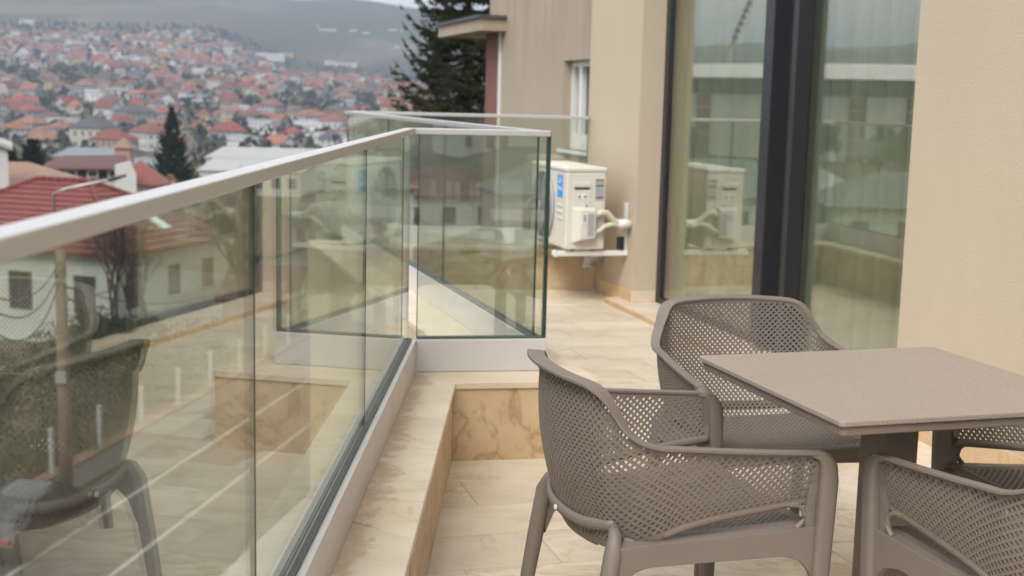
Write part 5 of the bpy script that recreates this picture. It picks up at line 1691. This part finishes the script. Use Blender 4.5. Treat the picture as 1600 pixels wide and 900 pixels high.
cxx = xx[:, None] + np.cos(th) * np.sqrt(1 - u ** 2) * rr * ww[:, None] * .8
cyy = yy[:, None] + np.sin(th) * np.sqrt(1 - u ** 2) * rr * ww[:, None] * .8
czz = zz[:, None] + hh[:, None] * (.55 + .42 * u * rr)
C = np.stack([cxx, cyy, czz], -1).reshape(-1, 3)
m_ = len(C)
a_ = rg.normal(size=(m_, 3)); a_ /= np.linalg.norm(a_, axis=1)[:, None]
b_ = np.cross(a_, rg.normal(size=(m_, 3))); b_ /= np.linalg.norm(b_, axis=1)[:, None]
s_ = (np.repeat(ww, nb_) * .42)[:, None]
V = np.stack([C - a_ * s_, C - b_ * s_, C + a_ * s_, C + b_ * s_], 1).reshape(-1, 3)
tm = MB(); tm.addq(V, np.arange(4 * m_).reshape(-1, 4))
o = tm.build('town_trees', M['towntree'])
tag(o, 'grey green leafless and evergreen trees filling the gaps between far houses', 'trees', kind='stuff')

# ================================================================== WHAT THE WINDOW MIRRORS (left of the picture)
ST = thing('stadium', (0, 0, 0), 'x', 'stadium')
caz, cD, Rs = -46.5, 330.0, 95.0
sc_ = np.array([math.sin(R(caz)) * cD, math.cos(R(caz)) * cD])
ST.location = (float(sc_[0]), float(sc_[1]), -10)
ORG[ST.name] = np.array([sc_[0], sc_[1], -10.0])
tag(ST, 'curved white roofed stadium with dark glazing and red chequered panels, mirrored in the window', 'stadium')
M['stroof'] = simple('white_membrane_roof', (.78, .77, .75), .6, var=.04, scale=.1)
M['stglass'] = simple('stadium_green_glazing', (.03, .055, .05), .25, var=.2, scale=.2, spec=.7)
M['stpanel'] = simple('stadium_white_panel', (.62, .60, .57), .7, var=.05)
M['stred'] = simple('stadium_red_panel', (.17, .055, .055), .7, var=.1)
def ring_wall(r0, r1, z0, z1, n=96):
    an = np.linspace(0, 2 * math.pi, n, endpoint=False)
    mb = MB()
    vs = []
    for r_, z_ in ((r0, z0), (r1, z1)):
        vs += [(sc_[0] + r_ * math.cos(a), sc_[1] + r_ * math.sin(a), z_) for a in an]
    return mb.add(vs, [(i, (i + 1) % n, n + (i + 1) % n, n + i) for i in range(n)])
ring_wall(Rs - 1, Rs - 1, -12, 3.0).build('lower_wall', M['stpanel'], ST)
ring_wall(Rs - .6, Rs - .6, 3.0, 6.0).build('glazed_band', M['stglass'], ST)
ring_wall(Rs + 4.5, Rs + 3.6, 5.9, 8.3).build('roof_edge', M['stroof'], ST)
ring_wall(Rs + 3.6, Rs - 30, 8.3, 9.5).build('roof', M['stroof'], ST)
ring_wall(Rs + 4.5, Rs - 2, 5.9, 5.8).build('soffit', M['stroof'], ST)
a_face = math.atan2(-sc_[1], -sc_[0])
k = 0
for i in range(-22, 23):
    for j in range(5):
        if (i * 7 + j * 3 + (i * i) % 5) % 3: continue
        a = a_face + i * .052
        p = sc_ + (Rs - .95) * np.array([math.cos(a), math.sin(a)])
        MB().box((p[0], p[1], -9.5 + j * 2.5 + 1.2), (.25, 2.9, 2.3), a).build('red_panel', M['stred'], ST)
# floodlight mast
mp = np.array([math.sin(R(-38.9)) * 300, math.cos(R(-38.9)) * 300])
FM = thing('floodlight_mast', (float(mp[0]), float(mp[1]), -10), 'slanting floodlight mast of the stadium, mirrored in the window', 'mast')
MB().tube([(mp[0], mp[1], -10), (mp[0], mp[1], 14)], [.8, .6], 10).build('column', M['galv'], FM)
MB().tube([(mp[0], mp[1], 13), (mp[0] - 1.0, mp[1] - 1.0, 18), (mp[0] - 3, mp[1] - 3, 25)], [.55, .5, .4], 8).build('boom', M['galv'], FM)
for k in range(7):
    f_ = k / 6
    q = np.array([mp[0] - .8 - 2.4 * f_, mp[1] - .8 - 2.4 * f_, 16 + 9 * f_])
    for sx in (-1, 1):
        MB().box((q[0] + sx * .9, q[1] - sx * .9, q[2]), (.9, .9, .8), R(45)).build('lamp', M['acdark'], FM)
MB().tube([(mp[0] - 1.3, mp[1] + 1.3, 14), (mp[0] + 1.3, mp[1] - 1.3, 14)], .2, 6).build('crossbar', M['galv'], FM)
# low plants in front of the stadium, and houses towards that side
rt = random.Random(4)
for k, (az_, D_) in enumerate(((-41.5, 200), (-42.6, 205), (-44.8, 190), (-46.0, 185), (-47.4, 192), (-48.8, 188), (-36.5, 180))):
    x_, y_ = math.sin(R(az_)) * D_, math.cos(R(az_)) * D_
    zg = gz(x_, y_)
    root = thing('street_tree', (x_, y_, zg), 'leafy green street tree before the stadium, mirrored in the window', 'tree', 'trees before the stadium')
    h_ = rt.uniform(5.0, 8.0)
    cs = [(x_ + rt.uniform(-1.6, 1.6), y_ + rt.uniform(-1.6, 1.6), zg + h_ * rt.uniform(.45, .95)) for _ in range(12)]
    leaf_cloud(cs, 1500, .3, [rt.uniform(.8, 1.5) for _ in range(12)], 60 + k).build('crown', M['hedge'], root)
    MB().tube([(x_, y_, zg - .3), (x_, y_, zg + h_ * .7)], [.22, .08], 7).build('trunk', M['bark'], root)
for az_, D_, L, W, ze, rise, wm_, rm_, lab in ((-31.5, 92, 16, 9, -5.5, 2.6, 'plasterw', 'greyroof', 'white house with a grey roof off the street, mirrored in the slanted glass'),
                                               (-36.5, 105, 14, 9, -6.2, 2.4, 'plaster', 'shedroof', 'pale house with a pale sheet roof off the street, mirrored in the slanted glass'),
                                               (-27.0, 120, 13, 9, -8.0, 2.6, 'plasterw', 'roofmaroon', 'white house with a maroon roof off the street, mirrored in the slanted glass'),
                                               (-41.0, 95, 15, 10, -6.0, 2.4, 'plaster', 'greyroof', 'pale house with a dark grey roof off the street, mirrored in the window')):
    c_ = np.array([math.sin(R(az_)) * D_, math.cos(R(az_)) * D_])
    hip_house('street_house', c_, az_ - 80, L, W, ze, rise, -12.5, lab, M[wm_], M[rm_], windows=(('near', 2, ze - 2.6, 1.2, 1.5), ('near', 5.5, ze - 2.6, 1.2, 1.5), ('near', 9, ze - 2.6, 1.2, 1.5)))

# ================================================================== HAZE
t = NT('haze_air')
pv = t.n('ShaderNodeVolumePrincipled')
pv.inputs['Color'].default_value = (.42, .505, .63, 1)
pv.inputs['Density'].default_value = HAZE
pv.inputs['Anisotropy'].default_value = .2
t.l(pv.outputs[0], t.out.inputs['Volume'])
hz = MB().bb(-6200, 6200, -6200, 6200, -30, 285).build('haze', t.m)
tag(hz, kind='stuff')
tag(hz, 'thin pale blue haze over the valley', 'haze')
